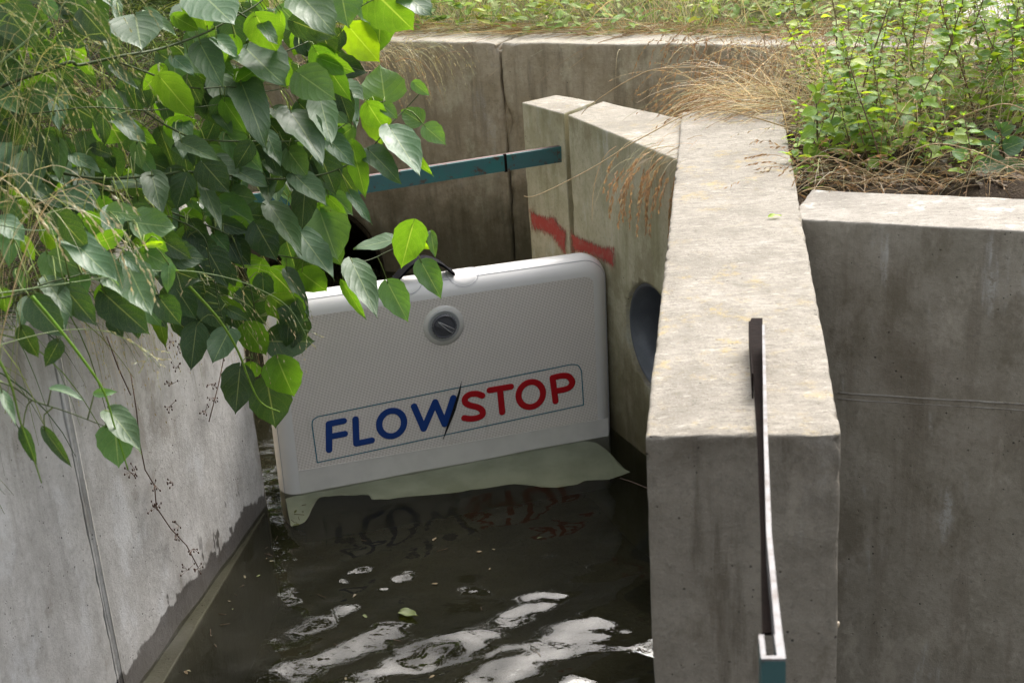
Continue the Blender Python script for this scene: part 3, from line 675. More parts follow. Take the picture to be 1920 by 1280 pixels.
# skirt spread on the channel floor just under the surface
mb = MB(); fr_px = [(545, 985), (572, 978), (585, 955), (600, 934), (640, 931), (690, 930), (702, 938), (760, 930), (830, 924), (900, 914), (965, 905), (1030, 911), (1075, 908), (1100, 900), (1140, 899), (1172, 889), (1182, 887)]
bk_px = [(535, 934), (548, 930), (565, 926), (585, 922), (610, 916), (650, 907), (690, 899), (720, 893), (790, 879), (850, 868), (920, 855), (990, 842), (1050, 833), (1095, 826), (1120, 830), (1145, 850), (1160, 868)]
fr_px, bk_px = arc_sm(fr_px, 4), arc_sm(bk_px, 4); vs = []; NR = 8
for i in range(len(fr_px)):
    for k in range(NR + 1):
        f = k / NR; a = atz(*bk_px[i], -.004) + en * .004; b = atz(*fr_px[i], -.016)
        p = a.lerp(b, f); p.z += .004 * sin(f * 6 + i * .13) * f + .005 * noise.noise(p * 22)
        p.z = min(p.z, -.003); vs.append(p)
mb.add(vs, [(i * (NR + 1) + k, i * (NR + 1) + k + 1, (i + 1) * (NR + 1) + k + 1, (i + 1) * (NR + 1) + k) for i in range(len(fr_px) - 1) for k in range(NR)])
o = mb.build('skirt', M['skirt'], bar); o.matrix_parent_inverse = Mx.inverted()

# ------------------------------------------------------------------ steel
WP0 = SL
br = onplane(1066, 287, SL - WN * .02, WN); bl0 = atz(690, 346, br.z); dirb = (bl0 - br).normalized(); bl = br + dirb * 1.35
nb = V((dirb.y, -dirb.x, 0)); nb = nb if nb.y < 0 else -nb
Mb = Matrix((dirb, nb, V((0, 0, 1)))).transposed()
jt = (onplane(947, 300, br, nb) - br).dot(dirb)
gb = empty('steel_crossbar', br, 'green painted flat steel bar spanning the channel above the barrier', 'steel bar')
for nm_, a, b in (('bar_end', -.03, jt - .0015), ('bar_length', jt + .0015, 1.35)):
    mb = MB(); c = br + dirb * ((a + b) / 2); mb.box(c, ((b - a) / 2, .004, .0255), Mb); mb.box(c + V((0, 0, .0240)) - nb * .011, ((b - a) / 2, .0065, .0022), Mb, mi=1)
    o = mb.build(nm_, [M['green'], M['rustred']], gb, smooth=False, loc=br); o.location = (0, 0, 0)
mb = MB(); mb.box(br + dirb * jt + nb * .001, (.004, .0045, .029), Mb); o = mb.build('weld', M['rust'], gb, smooth=False, loc=br); o.location = (0, 0, 0)
# rail lying on the pier and running out towards the viewer to its post
ZR = 1.072
rail = empty('steel_rail', atz(1420, 700, 1.02), 'narrow rusty steel rail lying along the pier top to a green post', 'rail')
def railstrip(Ls, Rs, ztop, depth, name, mat):
    mb = MB(); vs = []
    for (a, b) in zip(Ls, Rs):
        pa, pb = atz(*a, ztop), atz(*b, ztop)
        vs += [pa, pb, pb - V((0, 0, depth)), pa - V((0, 0, depth))]
    m = len(Ls); fs = [(i * 4 + k, i * 4 + 4 + k, i * 4 + 4 + (k + 1) % 4, i * 4 + (k + 1) % 4) for i in range(m - 1) for k in range(4)] + [(0, 1, 2, 3), tuple(m * 4 - 1 - k for k in range(4))]
    mb.add(vs, fs); o = mb.build(name, mat, rail, smooth=False, loc=rail.location); o.location = (0, 0, 0)
ysr = [608, 650, 700, 760, 815, 900, 1000, 1100, 1160, 1200]
def itp(y, tab):
    if y <= tab[0][0]: return tab[0][1]
    for (y0, x0), (y1, x1) in zip(tab, tab[1:]):
        if y0 <= y <= y1: return x0 + (x1 - x0) * (y - y0) / (y1 - y0)
    return tab[-1][1]
wl = [(600, 1429), (815, 1432), (1000, 1437), (1100, 1446), (1160, 1451), (1240, 1458)]; wr = [(600, 1433.5), (815, 1439.5), (1000, 1447), (1100, 1457), (1160, 1464), (1240, 1473)]
dl = [(600, 1406), (700, 1412), (815, 1419), (1000, 1426), (1100, 1427), (1240, 1430)]
railstrip([(itp(y, wl), y) for y in ysr], [(itp(y, wr), y) for y in ysr], ZR, .046, 'top_edge', M['zinc'])
yd = [596, 602, 650, 700, 760, 815, 900, 1000, 1100, 1165, 1185]
railstrip([(itp(y, dl) + (3 if y < 600 else 0), y) for y in yd], [(itp(y, wl) + .8, y) for y in yd], 1.0275, .004, 'web', M['rust'])
railstrip([(itp(y, dl) - 2.5, y) for y in yd[1:4]], [(itp(y, dl) + .5, y) for y in yd[1:4]], ZR - .002, .044, 'flange', M['rust'])
# post: an upright channel section, open towards the pier
pa, pb = atz(1427, 1236, ZR), atz(1473, 1236, ZR); pe = (pb - pa); wpx = pe.length; pe.normalize(); pf = V((-pe.y, pe.x, 0)); pf = pf if pf.y > 0 else -pf
lf = (atz(1450, 1196, ZR) - atz(1450, 1236, ZR)).dot(pf)
Mp = Matrix((pe, pf, V((0, 0, 1)))).transposed(); tk = .0028
mb = MB(); zb = BED; hh = (ZR - zb) / 2; zc = (ZR + zb) / 2; c = (pa + pb) / 2; c.z = zc
mb.box(c, (wpx / 2, tk, hh), Mp); mb.box(c - pe * (wpx / 2 - tk) + pf * (lf / 2 + tk), (tk, lf / 2, hh), Mp); mb.box(c + pe * (wpx / 2 - tk * 1.6) + pf * (lf / 2 + tk), (tk * 1.6, lf / 2, hh), Mp)
o = mb.build('post', M['green'], rail, smooth=False, loc=rail.location); o.location = (0, 0, 0)
mb = MB(); zz = V((0, 0, ZR + .0018 - zc))
mb.box(c + zz, (wpx / 2, tk * 1.05, .0015), Mp); mb.box(c + zz - pe * (wpx / 2 - tk) + pf * (lf / 2 + tk), (tk * 1.05, lf / 2, .0015), Mp); mb.box(c + zz + pe * (wpx / 2 - tk * 1.6) + pf * (lf / 2 + tk), (tk * 1.65, lf / 2, .0015), Mp)
o = mb.build('post_rim', M['zinc'], rail, smooth=False, loc=rail.location); o.location = (0, 0, 0)
# ------------------------------------------------------------------ plants
def bankhit(x, y):
    r = ray(x, y); tmax = 99.
    k = ln.dot(r)
    if abs(k) > 1e-6:
        tt = ln.dot(LA - CAM) / k; p = CAM + r * tt
        if tt > 0 and p.z < 1.0 and p.y < LA.y + .1: tmax = tt
    tt = 1.2
    while tt < min(tmax, 9):
        p = CAM + r * tt
        if bankco(p) > .05 and p.z < bankz(p.x, p.y): tmax = tt; break
        tt += .04
    return (CAM + r * tmax).y
LEAFW = [(0, .03), (.035, .46), (.10, .82), (.2, .98), (.32, 1), (.45, .95), (.58, .83), (.70, .65), (.80, .44), (.885, .21), (.94, .075), (1, .0)]
def leafmesh(mb, P, d, N, L, W, col, fold=.12, curl=.15, wav=.04, ser=.03, rnd=RND):
    d = d.normalized(); sx = N.cross(d).normalized(); N = d.cross(sx).normalized()
    us = (-1, -.55, 0, .55, 1); vs = []; uv = []; ph = rnd.random() * 6; tw = (rnd.random() - .5) * .5; asym = (rnd.random() - .5) * .12
    for i, (v, w) in enumerate(LEAFW):
        for u in us:
            ww = w * (1 + (ser * (1 if i % 2 else -1) * abs(u) if 1 < i < 11 else 0)) * (1 + asym * (1 if u > 0 else -1))
            back = -.10 * abs(u) ** 1.5 * (1 - v * 4) if v < .25 else 0
            h = fold * abs(u) * w * .5 * W - curl * L * v * v + wav * L * sin(v * 9 + ph + u) * abs(u) + tw * u * w * W * .3 * v
            p = P + d * (L * (v + back)) + sx * (u * ww * W * .5) + N * h
            vs.append(p); uv.append((u, v))
    fs = [(i * 5 + j, i * 5 + j + 1, i * 5 + 6 + j, i * 5 + 5 + j) for i in range(len(LEAFW) - 1) for j in range(4)]
    mb.add(vs, fs, col, uv)
GREEN = dict(b=(.060, .130, .060), d=(.024, .068, .016), g=(.090, .21, .014), m=(.075, .175, .04), y=(.21, .38, .008))  # d darkened as leaves in shade, g brightened as backlit leaves
def vary(c, a=.18, rnd=RND):
    k = 1 + (rnd.random() - .5) * 2 * a; h = 1 + (rnd.random() - .5) * a
    return (c[0] * k * h, c[1] * k, c[2] * k / h)
BR = {  # branches of the poplars as (points, radius): pixel course and distance
 'a1': ([(110, 124, 2.75), (150, 122, 2.8), (230, 105, 2.85), (300, 92, 2.95), (380, 64, 3.05), (430, 38, 3.1), (480, 10, 3.15), (520, -25, 3.2)], 3.6),
 'a2': ([(225, 118, 2.85), (280, 138, 2.9), (335, 160, 2.95), (375, 166, 3.0), (432, 163, 3.05), (490, 172, 3.1), (545, 160, 3.15), (600, 125, 3.2)], 2.0),
 'a3': ([(180, 335, 2.9), (300, 328, 2.95), (350, 322, 3.0), (440, 330, 3.1), (520, 336, 3.2), (600, 328, 3.3), (650, 310, 3.35), (690, 285, 3.4), (735, 230, 3.45), (760, 205, 3.48), (792, 170, 3.5)], 3.0),
 'a4': ([(410, 5, 3.05), (470, 40, 3.1), (510, 98, 3.15), (570, 82, 3.2), (620, 50, 3.3), (690, 5, 3.35), (740, -15, 3.4)], 2.2),
 'a5': ([(270, 208, 2.9), (320, 240, 2.95), (380, 262, 3.0), (500, 265, 3.15), (580, 262, 3.3), (640, 238, 3.4), (690, 200, 3.45), (722, 190, 3.48)], 2.2),
 'a6': ([(130, 205, 2.8), (270, 207, 2.9), (380, 200, 3.0), (450, 188, 3.1)], 1.8),
 'b1': ([(380, 420, 3.05), (450, 455, 3.15), (520, 478, 3.25), (600, 488, 3.4), (680, 490, 3.5), (730, 470, 3.55), (770, 452, 3.58)], 2.2),
 'b2': ([(440, 455, 3.1), (470, 540, 3.1), (480, 620, 3.1), (470, 665, 3.1), (505, 700, 3.12)], 2.0),
 'b3': ([(350, 420, 2.95), (395, 500, 2.95), (410, 570, 2.95), (430, 640, 2.95)], 1.8),
 'c1': ([(-20, 560, 2.3), (90, 530, 2.35), (165, 510, 2.4), (235, 478, 2.5), (268, 462, 2.55)], 2.0),
 'c2': ([(-20, 712, 2.05), (60, 750, 2.1), (120, 770, 2.15), (200, 800, 2.2)], 1.8)}
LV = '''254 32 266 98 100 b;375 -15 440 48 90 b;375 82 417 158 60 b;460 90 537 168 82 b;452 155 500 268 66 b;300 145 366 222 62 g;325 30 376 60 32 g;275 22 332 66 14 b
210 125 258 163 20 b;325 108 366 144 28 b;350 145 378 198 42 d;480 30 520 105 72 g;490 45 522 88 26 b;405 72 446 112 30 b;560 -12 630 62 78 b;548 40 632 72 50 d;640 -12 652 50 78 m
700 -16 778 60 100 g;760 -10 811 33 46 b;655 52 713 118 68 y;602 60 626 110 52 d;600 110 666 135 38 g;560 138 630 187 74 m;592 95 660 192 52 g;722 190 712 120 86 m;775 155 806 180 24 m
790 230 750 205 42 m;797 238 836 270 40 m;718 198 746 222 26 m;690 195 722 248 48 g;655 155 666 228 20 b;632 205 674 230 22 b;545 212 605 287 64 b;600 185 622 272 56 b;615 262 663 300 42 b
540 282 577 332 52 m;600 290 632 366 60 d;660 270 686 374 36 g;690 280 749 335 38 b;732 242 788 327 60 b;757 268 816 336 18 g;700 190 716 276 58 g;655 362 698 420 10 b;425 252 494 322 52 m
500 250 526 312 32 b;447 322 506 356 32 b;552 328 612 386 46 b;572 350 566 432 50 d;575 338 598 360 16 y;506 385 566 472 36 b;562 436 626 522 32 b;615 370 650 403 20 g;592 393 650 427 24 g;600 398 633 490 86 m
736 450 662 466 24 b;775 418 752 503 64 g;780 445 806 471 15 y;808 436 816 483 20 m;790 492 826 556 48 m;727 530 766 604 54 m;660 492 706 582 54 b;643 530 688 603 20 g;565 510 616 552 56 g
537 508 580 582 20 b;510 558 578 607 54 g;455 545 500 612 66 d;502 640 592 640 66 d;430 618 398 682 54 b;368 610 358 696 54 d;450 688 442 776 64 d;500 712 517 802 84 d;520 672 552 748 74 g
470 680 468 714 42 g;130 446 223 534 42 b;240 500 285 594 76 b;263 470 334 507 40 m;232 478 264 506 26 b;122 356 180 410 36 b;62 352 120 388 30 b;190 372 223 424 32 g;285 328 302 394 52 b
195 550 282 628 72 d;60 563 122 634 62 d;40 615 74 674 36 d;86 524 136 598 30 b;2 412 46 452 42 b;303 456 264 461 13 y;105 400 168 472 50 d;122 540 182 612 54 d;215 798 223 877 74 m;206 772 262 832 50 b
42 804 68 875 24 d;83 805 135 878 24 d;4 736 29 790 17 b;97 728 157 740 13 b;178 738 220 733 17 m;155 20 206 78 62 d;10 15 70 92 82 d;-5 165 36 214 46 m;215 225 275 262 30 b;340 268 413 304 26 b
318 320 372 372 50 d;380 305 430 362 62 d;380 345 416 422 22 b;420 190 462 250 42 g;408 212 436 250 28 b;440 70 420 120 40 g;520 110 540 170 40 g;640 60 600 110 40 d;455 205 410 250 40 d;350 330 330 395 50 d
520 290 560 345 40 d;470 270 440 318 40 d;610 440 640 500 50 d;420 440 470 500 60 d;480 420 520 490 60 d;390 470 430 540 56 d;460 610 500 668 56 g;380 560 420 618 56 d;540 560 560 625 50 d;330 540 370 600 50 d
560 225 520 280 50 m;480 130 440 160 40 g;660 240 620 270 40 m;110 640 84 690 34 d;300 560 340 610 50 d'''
LEAVES = [[f for f in e.split()] for e in LV.replace('\n', ';').split(';') if e.strip()]
def branch_pts(k):
    out = []
    for (x, y, Y) in BR[k][0]: out.append(aty(x, y, min(Y, bankhit(x, y) - .06)))
    if k in ('a1', 'a3', 'a6', 'b1', 'b3', 'c1', 'c2'):     # rooted in the bank
        f0 = out[0]; bs = V((min(f0.x, -1.05) - .30, f0.y + .06, 0)); bs.z = bankz(bs.x, bs.y) - .03
        out = [bs, bs.lerp(f0, .55) + V((0, 0, .10))] + out
    res = []
    for i in range(len(out) - 1):
        p0 = out[max(i - 1, 0)]; p1 = out[i]; p2 = out[i + 1]; p3 = out[min(i + 2, len(out) - 1)]
        for s_ in range(6):
            t_ = s_ / 6; res.append(.5 * (2 * p1 + (p2 - p0) * t_ + (2 * p0 - 5 * p1 + 4 * p2 - p3) * t_ ** 2 + (3 * p1 - p0 - 3 * p2 + p3) * t_ ** 3))
    return res + [out[-1]]
BP = {k: branch_pts(k) for k in BR}
LMB = {k: MB() for k in BR}; BMB = {k: MB() for k in BR}
for k in BR:
    r0 = BR[k][1] * 3 / 2667; m = len(BP[k]); BMB[k].tube(BP[k], [r0 * (1 - .65 * i / m) for i in range(m)], 8, (.055, .085, .022))
def put_leaf(bx, by, tx, ty, wpx, kind, back=0, rnd=RND):
    bx2, by2, best, bk_ = 0, 0, 1e9, None
    for k in BR:
        if (k[0] == 'a') != (by < 385) and k[0] == 'a': continue
        for (x, y, Y), p in zip(BR[k][0], BR[k][0]):
            d = math.hypot(x - bx, y - by)
            if d < best: best, bk_, Y0 = d, k, Y
    near = min(BP[bk_], key=lambda p: (proj(p)[0] - bx) ** 2 + (proj(p)[1] - by) ** 2)
    Y = near.y + (rnd.random() - .5) * .10 + back
    Y = min(Y, bankhit(bx, by) - .05 - .06 * rnd.random(), bankhit(tx, ty) - .05)
    P = aty(bx, by, Y); tc = (CAM - P).normalized(); R3 = lambda a: V(((rnd.random() - .5) * a, (rnd.random() - .5) * a, (rnd.random() - .5) * a))
    hx = V((tc.x, tc.y, 0)).normalized()
    N = {'b': V((0, 0, 1)) * .80 + hx * .45 + V((-.12, .25, 0)), 'm': V((0, 0, 1)) * .5 + hx * .8, 'g': hx * .95 + V((0, 0, -.12)), 'y': hx + V((0, 0, .0)), 'd': hx * .9 + V((0, 0, .22))}[kind] + R3(.28)
    N.normalize()
    la = math.hypot(tx - bx, ty - by) * Y / FPX * 1.03
    for it in range(8):
        den = ray(tx, ty).dot(N)
        if abs(den) > .08:
            tip = onplane(tx, ty, P, N); L = (tip - P).length
            if L < la * 1.75 and tip.y > 1: break
        N = (N + tc * .25).normalized()
    else:
        tip = aty(tx, ty, Y); L = (tip - P).length
    d = (tip - P).normalized(); sx = N.cross(d).normalized(); mid = P + d * L * .35
    a0 = proj(mid - sx * .01); a1 = proj(mid + sx * .01); ax2 = proj(P + d * .01); b2 = proj(P)
    dx, dy = ax2[0] - b2[0], ax2[1] - b2[1]; dl_ = math.hypot(dx, dy) + 1e-9
    per = abs((a1[0] - a0[0]) * dy - (a1[1] - a0[1]) * dx) / dl_ / .02
    W = wpx / max(per, 1); W = max(.22 * L if wpx < 25 else .36 * L, min(W, 1.12 * L, .125))
    if (N.dot(tc) < 0): N = -N
    fold = .05 + rnd.random() * .28 + max(0, .6 - W / L) * .6
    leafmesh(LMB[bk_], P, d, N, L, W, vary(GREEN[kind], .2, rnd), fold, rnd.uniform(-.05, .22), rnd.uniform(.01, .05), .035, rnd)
    dist = (near - P).length
    g = (.16, .22, .05)
    q = near if dist < .16 else P - d * .05 + V((0, 0, .03))
    m1 = P.lerp(q, .5) + V((0, 0, .012)) + R3(.012)
    pts = [P + d * L * .02, P.lerp(m1, .55) + V((0, 0, .003)), m1, q.lerp(m1, .4), q]
    (BMB if dist < .16 else LMB)[bk_].tube(pts, [.0011, .0011, .0012, .0013, .0015], 5, g)
    # pale midrib standing on the blade
    mr = [P + d * L * v + N * (.0008 - .0) for v in (0, .2, .4)]
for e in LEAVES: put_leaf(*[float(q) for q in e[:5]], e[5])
R1 = random.Random(21)
FILL = [((330, 350), (470, 470), 18, 'ddgm', .06), ((300, -20), (640, 130), 40, 'gdbmg', .12), ((220, 100), (640, 330), 80, 'gddbm', .15), ((150, 230), (640, 420), 80, 'ddgbm', .15), ((300, 400), (620, 620), 62, 'ddgd', .12), ((0, 330), (330, 600), 56, 'ddbgm', .1), ((-20, -30), (230, 345), 85, 'ddbmdg', .12), ((640, -20), (760, 40), 4, 'gm', .1)]
for (a, b, n_, ks, back) in FILL:
    for i in range(n_):
        x, y = R1.uniform(a[0], b[0]), R1.uniform(a[1], b[1]); an = R1.gauss(1.15, .55); L = R1.uniform(42, 84)
        tx, ty = x + L * cos(an), y + L * sin(an)
        if tx > 700 and y > 60: continue
        if ty > 660 or (tx > 590 and ty > 520): continue
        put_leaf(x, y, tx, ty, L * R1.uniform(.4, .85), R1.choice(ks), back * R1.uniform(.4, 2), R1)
for nm_, ks, lab in (('poplar_sapling', 'a', 'broad-leaved poplar sapling leaning out over the green crossbar, with one bright yellow leaf'),
                     ('poplar_sapling', 'b', 'poplar shoot hanging over the near end of the barrier, lowest leaves dark and heart-shaped'),
                     ('poplar_sapling', 'c', 'sparse poplar shoot reaching across the pale channel wall, its leaf tip hanging low')):
    root = None
    for k in sorted(BR):
        if k[0] != ks: continue
        if root is None: root = empty(nm_, BP[k][0], lab, 'sapling', 'poplar saplings')
        b_ = BMB[k].build('branch', M['bark'], root, loc=root.location); b_.location = (0, 0, 0)
        if LMB[k].f: l_ = LMB[k].build('leaves', M['leaf'], b_, loc=root.location); l_.location = (0, 0, 0)

# leafy shrub added behind the poplar to block sky mirrored in the water
sb = V((-1.2, 5.75, 1.0)); root = empty('leafy_shrub', sb, 'dense dark leafy shrub on the bank behind the poplar leaves', 'shrub'); st = MB(); lf = MB(); rs = random.Random(91)
for i in range(11):
    tip = sb + V((rs.uniform(-.75, .75), rs.uniform(-.55, .55), rs.uniform(.5, 1.35))); mid = sb.lerp(tip, .5) + V((rs.uniform(-.1, .1), rs.uniform(-.1, .1), .1)); st.tube([sb, mid, tip], [.012, .007, .002], 6, (.08, .07, .035))
    for k in range(75):
        f = rs.uniform(.06, 1); q = (sb.lerp(mid, f * 2) if f < .5 else mid.lerp(tip, f * 2 - 1)) + V((rs.gauss(0, .13), rs.gauss(0, .13), rs.gauss(0, .11)))
        dd = V((rs.uniform(-1, 1), rs.uniform(-1, 1), rs.uniform(-1, .3))).normalized(); L = rs.uniform(.05, .09)
        leafmesh(lf, q, dd, V((rs.uniform(-.6, .6), rs.uniform(-.8, .2), 1)), L, L * rs.uniform(.6, .85), vary(rs.choice(((.035, .085, .022), (.05, .11, .03), (.07, .14, .03))), .25, rs), .15, .15, .03, .02, rs)
a = st.build('stems', M['bark'], root, loc=sb); a.location = (0, 0, 0); a = lf.build('leaves', M['leaf'], root, loc=sb); a.location = (0, 0, 0)
# ---- grasses
def strand(mb, p, d, L, droop, w, col, n=7, seed=0, scol=None, rnd=RND, taper=True, slen=.007):
    p = V(p); d = V(d).normalized(); pts = [p.copy()]; st = L / n
    for i in range(n):
        d = (d + V((0, 0, -droop * st)) + V(((rnd.random() - .5), (rnd.random() - .5), 0)) * .10).normalized(); p = p + d * st; pts.append(p.copy())
    side = V((rnd.random() - .5, rnd.random() - .5, rnd.random() - .5))
    mb.ribbon(pts, [w * (1 - .75 * i / n) if taper else w for i in range(n + 1)], side, col)
    if seed:
        m0 = int(n * .45)
        for i in range(m0, n):
            for k in range(seed):
                f = rnd.random(); q = pts[i].lerp(pts[i + 1], f); t_ = (pts[i + 1] - pts[i]).normalized()
                dd = (t_ + V((rnd.random() - .5, rnd.random() - .5, rnd.random() - .8)) * .9).normalized(); e = q + dd * slen * rnd.uniform(.7, 1.5)
                mb.ribbon([q, q.lerp(e, .45), e], [.0004, .0022 * slen / .007, .0003], None, vary(scol or col, .25, rnd))
    return pts
STR = (.46, .36, .23); STRB = (.30, .19, .105); PALE = (.46, .43, .29); GRN = (.10, .16, .03); GRN2 = (.16, .21, .055)
R2 = random.Random(5)
# bank: straw litter and living blades, darkened for leaf shade; long drooping seed heads
mb = MB(); lit = MB()
def bankpt(s_, d_):
    p = LA + ld * s_ - ln * d_
    if s_ < 0: p = LC + cd * (-s_) - V((.93, .36, 0)) * d_
    return V((p.x, p.y, max(1.0, bankz(p.x, p.y))))
for i in range(5200):
    p = bankpt(R2.uniform(-2.2, 2.1), .02 + 2.2 * R2.random() ** 1.7); a = R2.random() * 6.28
    strand(lit, p + V((0, 0, .012)), (cos(a), sin(a), R2.uniform(-.1, .35)), R2.uniform(.06, .22), 2.2, R2.uniform(.0014, .003), vary(R2.choice(((.15, .11, .06), (.09, .06, .035), (.20, .155, .09), (.06, .055, .025))), .35, R2), 4, rnd=R2)
for i in range(4200):
    p = bankpt(R2.uniform(-2.2, 2.1), .04 + 1.5 * R2.random() ** 1.7)
    strand(mb, p, (R2.uniform(-.2, .9), R2.uniform(-.6, .3), R2.uniform(.3, 1)), R2.uniform(.12, .42), R2.uniform(3, 9), R2.uniform(.0018, .0045), vary(R2.choice((GRN, (.05, .09, .02), GRN2, (.035, .065, .015))), .3, R2), 7, rnd=R2)
def featherstem(x, y, Y, d, L, droop, w, col, **kw):
    Y = min(Y, bankhit(x, y) - .05); P = aty(x, y, Y); bx, by = P.x - .22, P.y - .08
    base = V((bx, by, max(1.0, bankz(bx, by)) if bankco(V((bx, by, 0))) > .05 else 1.0)); D = V(d).normalized(); pts = []
    for k in range(7):
        t_ = k / 6; pts.append(base * (1 - t_) ** 2 + (P - D * .12 + V((0, 0, .03))) * (2 * t_ * (1 - t_)) + P * t_ * t_)
    mb.ribbon(pts, .0011, None, col); return strand(mb, P, d, L, droop, w, col, **kw)
def pxstrand(x, y, back, d, L, droop, w, col, **kw):
    p = aty(x, y, bankhit(x, y) - back); return strand(mb, p, d, L, droop, w, col, **kw)
for i in range(110):     # feathery heads, top left
    x, y = R2.uniform(-90, 150), R2.uniform(-70, 190)
    featherstem(x, y, R2.uniform(2.2, 3.2), (R2.uniform(.25, .9), R2.uniform(-.4, .1), R2.uniform(.0, .7)), R2.uniform(.13, .28), R2.uniform(9, 17), .0013, vary(R2.choice((GRN2, GRN, (.15, .19, .06), (.24, .25, .11), (.30, .28, .16))), .25, R2), seed=R2.choice((0, 2, 4)), scol=(.34, .34, .17), rnd=R2, n=8)
for i in range(26):
    x, y = R2.uniform(70, 130), R2.uniform(110, 170); pxstrand(x, y, .2, (R2.uniform(.2, .6), -.2, R2.uniform(-.2, .2)), R2.uniform(.15, .28), 8, .0016, vary(STRB, .3, R2), rnd=R2)
for i in range(24):     # heads at mid left
    x, y = R2.uniform(-60, 170), R2.uniform(310, 400)
    featherstem(x, y, R2.uniform(2.0, 2.6), (R2.uniform(.3, 1), -.3, R2.uniform(.0, .5)), R2.uniform(.10, .22), R2.uniform(10, 18), .0014, vary(R2.choice((PALE, GRN2, STR)), .25, R2), seed=R2.choice((0, 3, 5)), scol=(.46, .42, .26), rnd=R2, n=8, slen=.009)
for i in range(280):     # wisps hanging over the wall edge
    x, y = R2.uniform(60, 440), R2.uniform(450, 570)
    pxstrand(x, y, R2.uniform(.02, .16), (R2.uniform(-.1, .5), R2.uniform(-.3, .2), R2.uniform(-.7, .4)), R2.uniform(.10, .34), R2.uniform(9, 20), .0011, vary(R2.choice((PALE, GRN2, STR, (.26, .28, .12))), .3, R2), seed=R2.choice((0, 0, 1, 2)), scol=(.44, .38, .22), rnd=R2, n=8)
for i in range(16):      # fan of heads in front of the barrier's left edge
    x, y = R2.uniform(330, 480), R2.uniform(500, 560)
    strand(mb, aty(x, y, 3.0), (R2.uniform(.5, 1), R2.uniform(0, .3), R2.uniform(-.1, .5)), R2.uniform(.14, .30), R2.uniform(9, 15), .0012, vary((.24, .29, .10), .25, R2), seed=R2.choice((1, 2)), scol=(.48, .42, .27), rnd=R2, n=8, slen=.009)
o = lit.build('dry_grass_litter', M['straw'], smooth=False); tag(o, kind='stuff')
o = mb.build('grass', M['straw'], smooth=False); tag(o, kind='stuff')
# the few long stalks one can tell apart
def stalk(pts, wpx, col, lab, seeds=0):
    P3 = [aty(x, y, Y) for (x, y, Y) in pts]; m = MB(); res = []
    for i in range(len(P3) - 1):
        p0 = P3[max(i - 1, 0)]; p1 = P3[i]; p2 = P3[i + 1]; p3 = P3[min(i + 2, len(P3) - 1)]
        for s_ in range(5):
            t_ = s_ / 5; res.append(.5 * (2 * p1 + (p2 - p0) * t_ + (2 * p0 - 5 * p1 + 4 * p2 - p3) * t_ ** 2 + (3 * p1 - p0 - 3 * p2 + p3) * t_ ** 3))
    res.append(P3[-1]); r = wpx * P3[0].y / FPX / 2
    m.tube(res, [r * (1 - .55 * i / len(res)) for i in range(len(res))], 6, col)
    for i in range(seeds):
        q = R2.choice(res[len(res) // 2:]); dd = V((R2.uniform(-.4, .8), R2.uniform(-.4, .4), R2.uniform(-1, .1))); strand(m, q, dd, R2.uniform(.02, .06), 10, .0012, col, 4, seed=2, scol=(.45, .42, .27), rnd=R2)
    o = m.build('grass_stalk', M['straw'], loc=P3[0]); tag(o, lab, 'grass stalk', 'long grass stalks'); return o
stalk([(330, 512, 2.75), (372, 555, 2.78), (415, 605, 2.8), (447, 660, 2.82), (468, 715, 2.84), (490, 755, 2.85), (525, 772, 2.86)], 7, (.20, .33, .045), 'thick bright green stalk curving down over the heart-shaped leaves')
stalk([(-20, 552, 2.2), (80, 538, 2.3), (165, 525, 2.4), (250, 513, 2.5), (330, 507, 2.6), (400, 515, 2.7), (470, 535, 2.75), (540, 575, 2.8), (580, 640, 2.82)], 4, (.22, .30, .14), 'long pale green stalk lying level across the leaves above the channel wall', 10)
stalk([(60, 555, 2.15), (110, 615, 2.15), (160, 680, 2.15), (195, 735, 2.15), (215, 800, 2.15), (240, 880, 2.15)], 7, (.17, .32, .03), 'broad bright grass blade hanging in front of the pale wall')
stalk([(-10, 660, 1.9), (20, 720, 1.9), (38, 790, 1.9), (60, 850, 1.9), (78, 905, 1.9)], 6, (.16, .26, .04), 'green grass blade at the very edge of the pale wall')
stalk([(-20, 135, 2.5), (40, 85, 2.5), (90, 40, 2.5), (140, -15, 2.5)], 5, (.26, .36, .20), 'straight pale stalk slanting up over the feathery seed heads')
stalk([(-10, 650, 2.1), (60, 630, 2.15), (130, 618, 2.2), (200, 622, 2.25), (260, 650, 2.28), (300, 690, 2.3)], 2.5, (.22, .28, .13), 'thin drooping stalk with pale seed heads hanging before the wall', 12)
stalk([(-10, 420, 2.3), (60, 432, 2.3), (110, 428, 2.32)], 3, (.24, .34, .20), 'short pale stalk between the seed heads and the leaves')

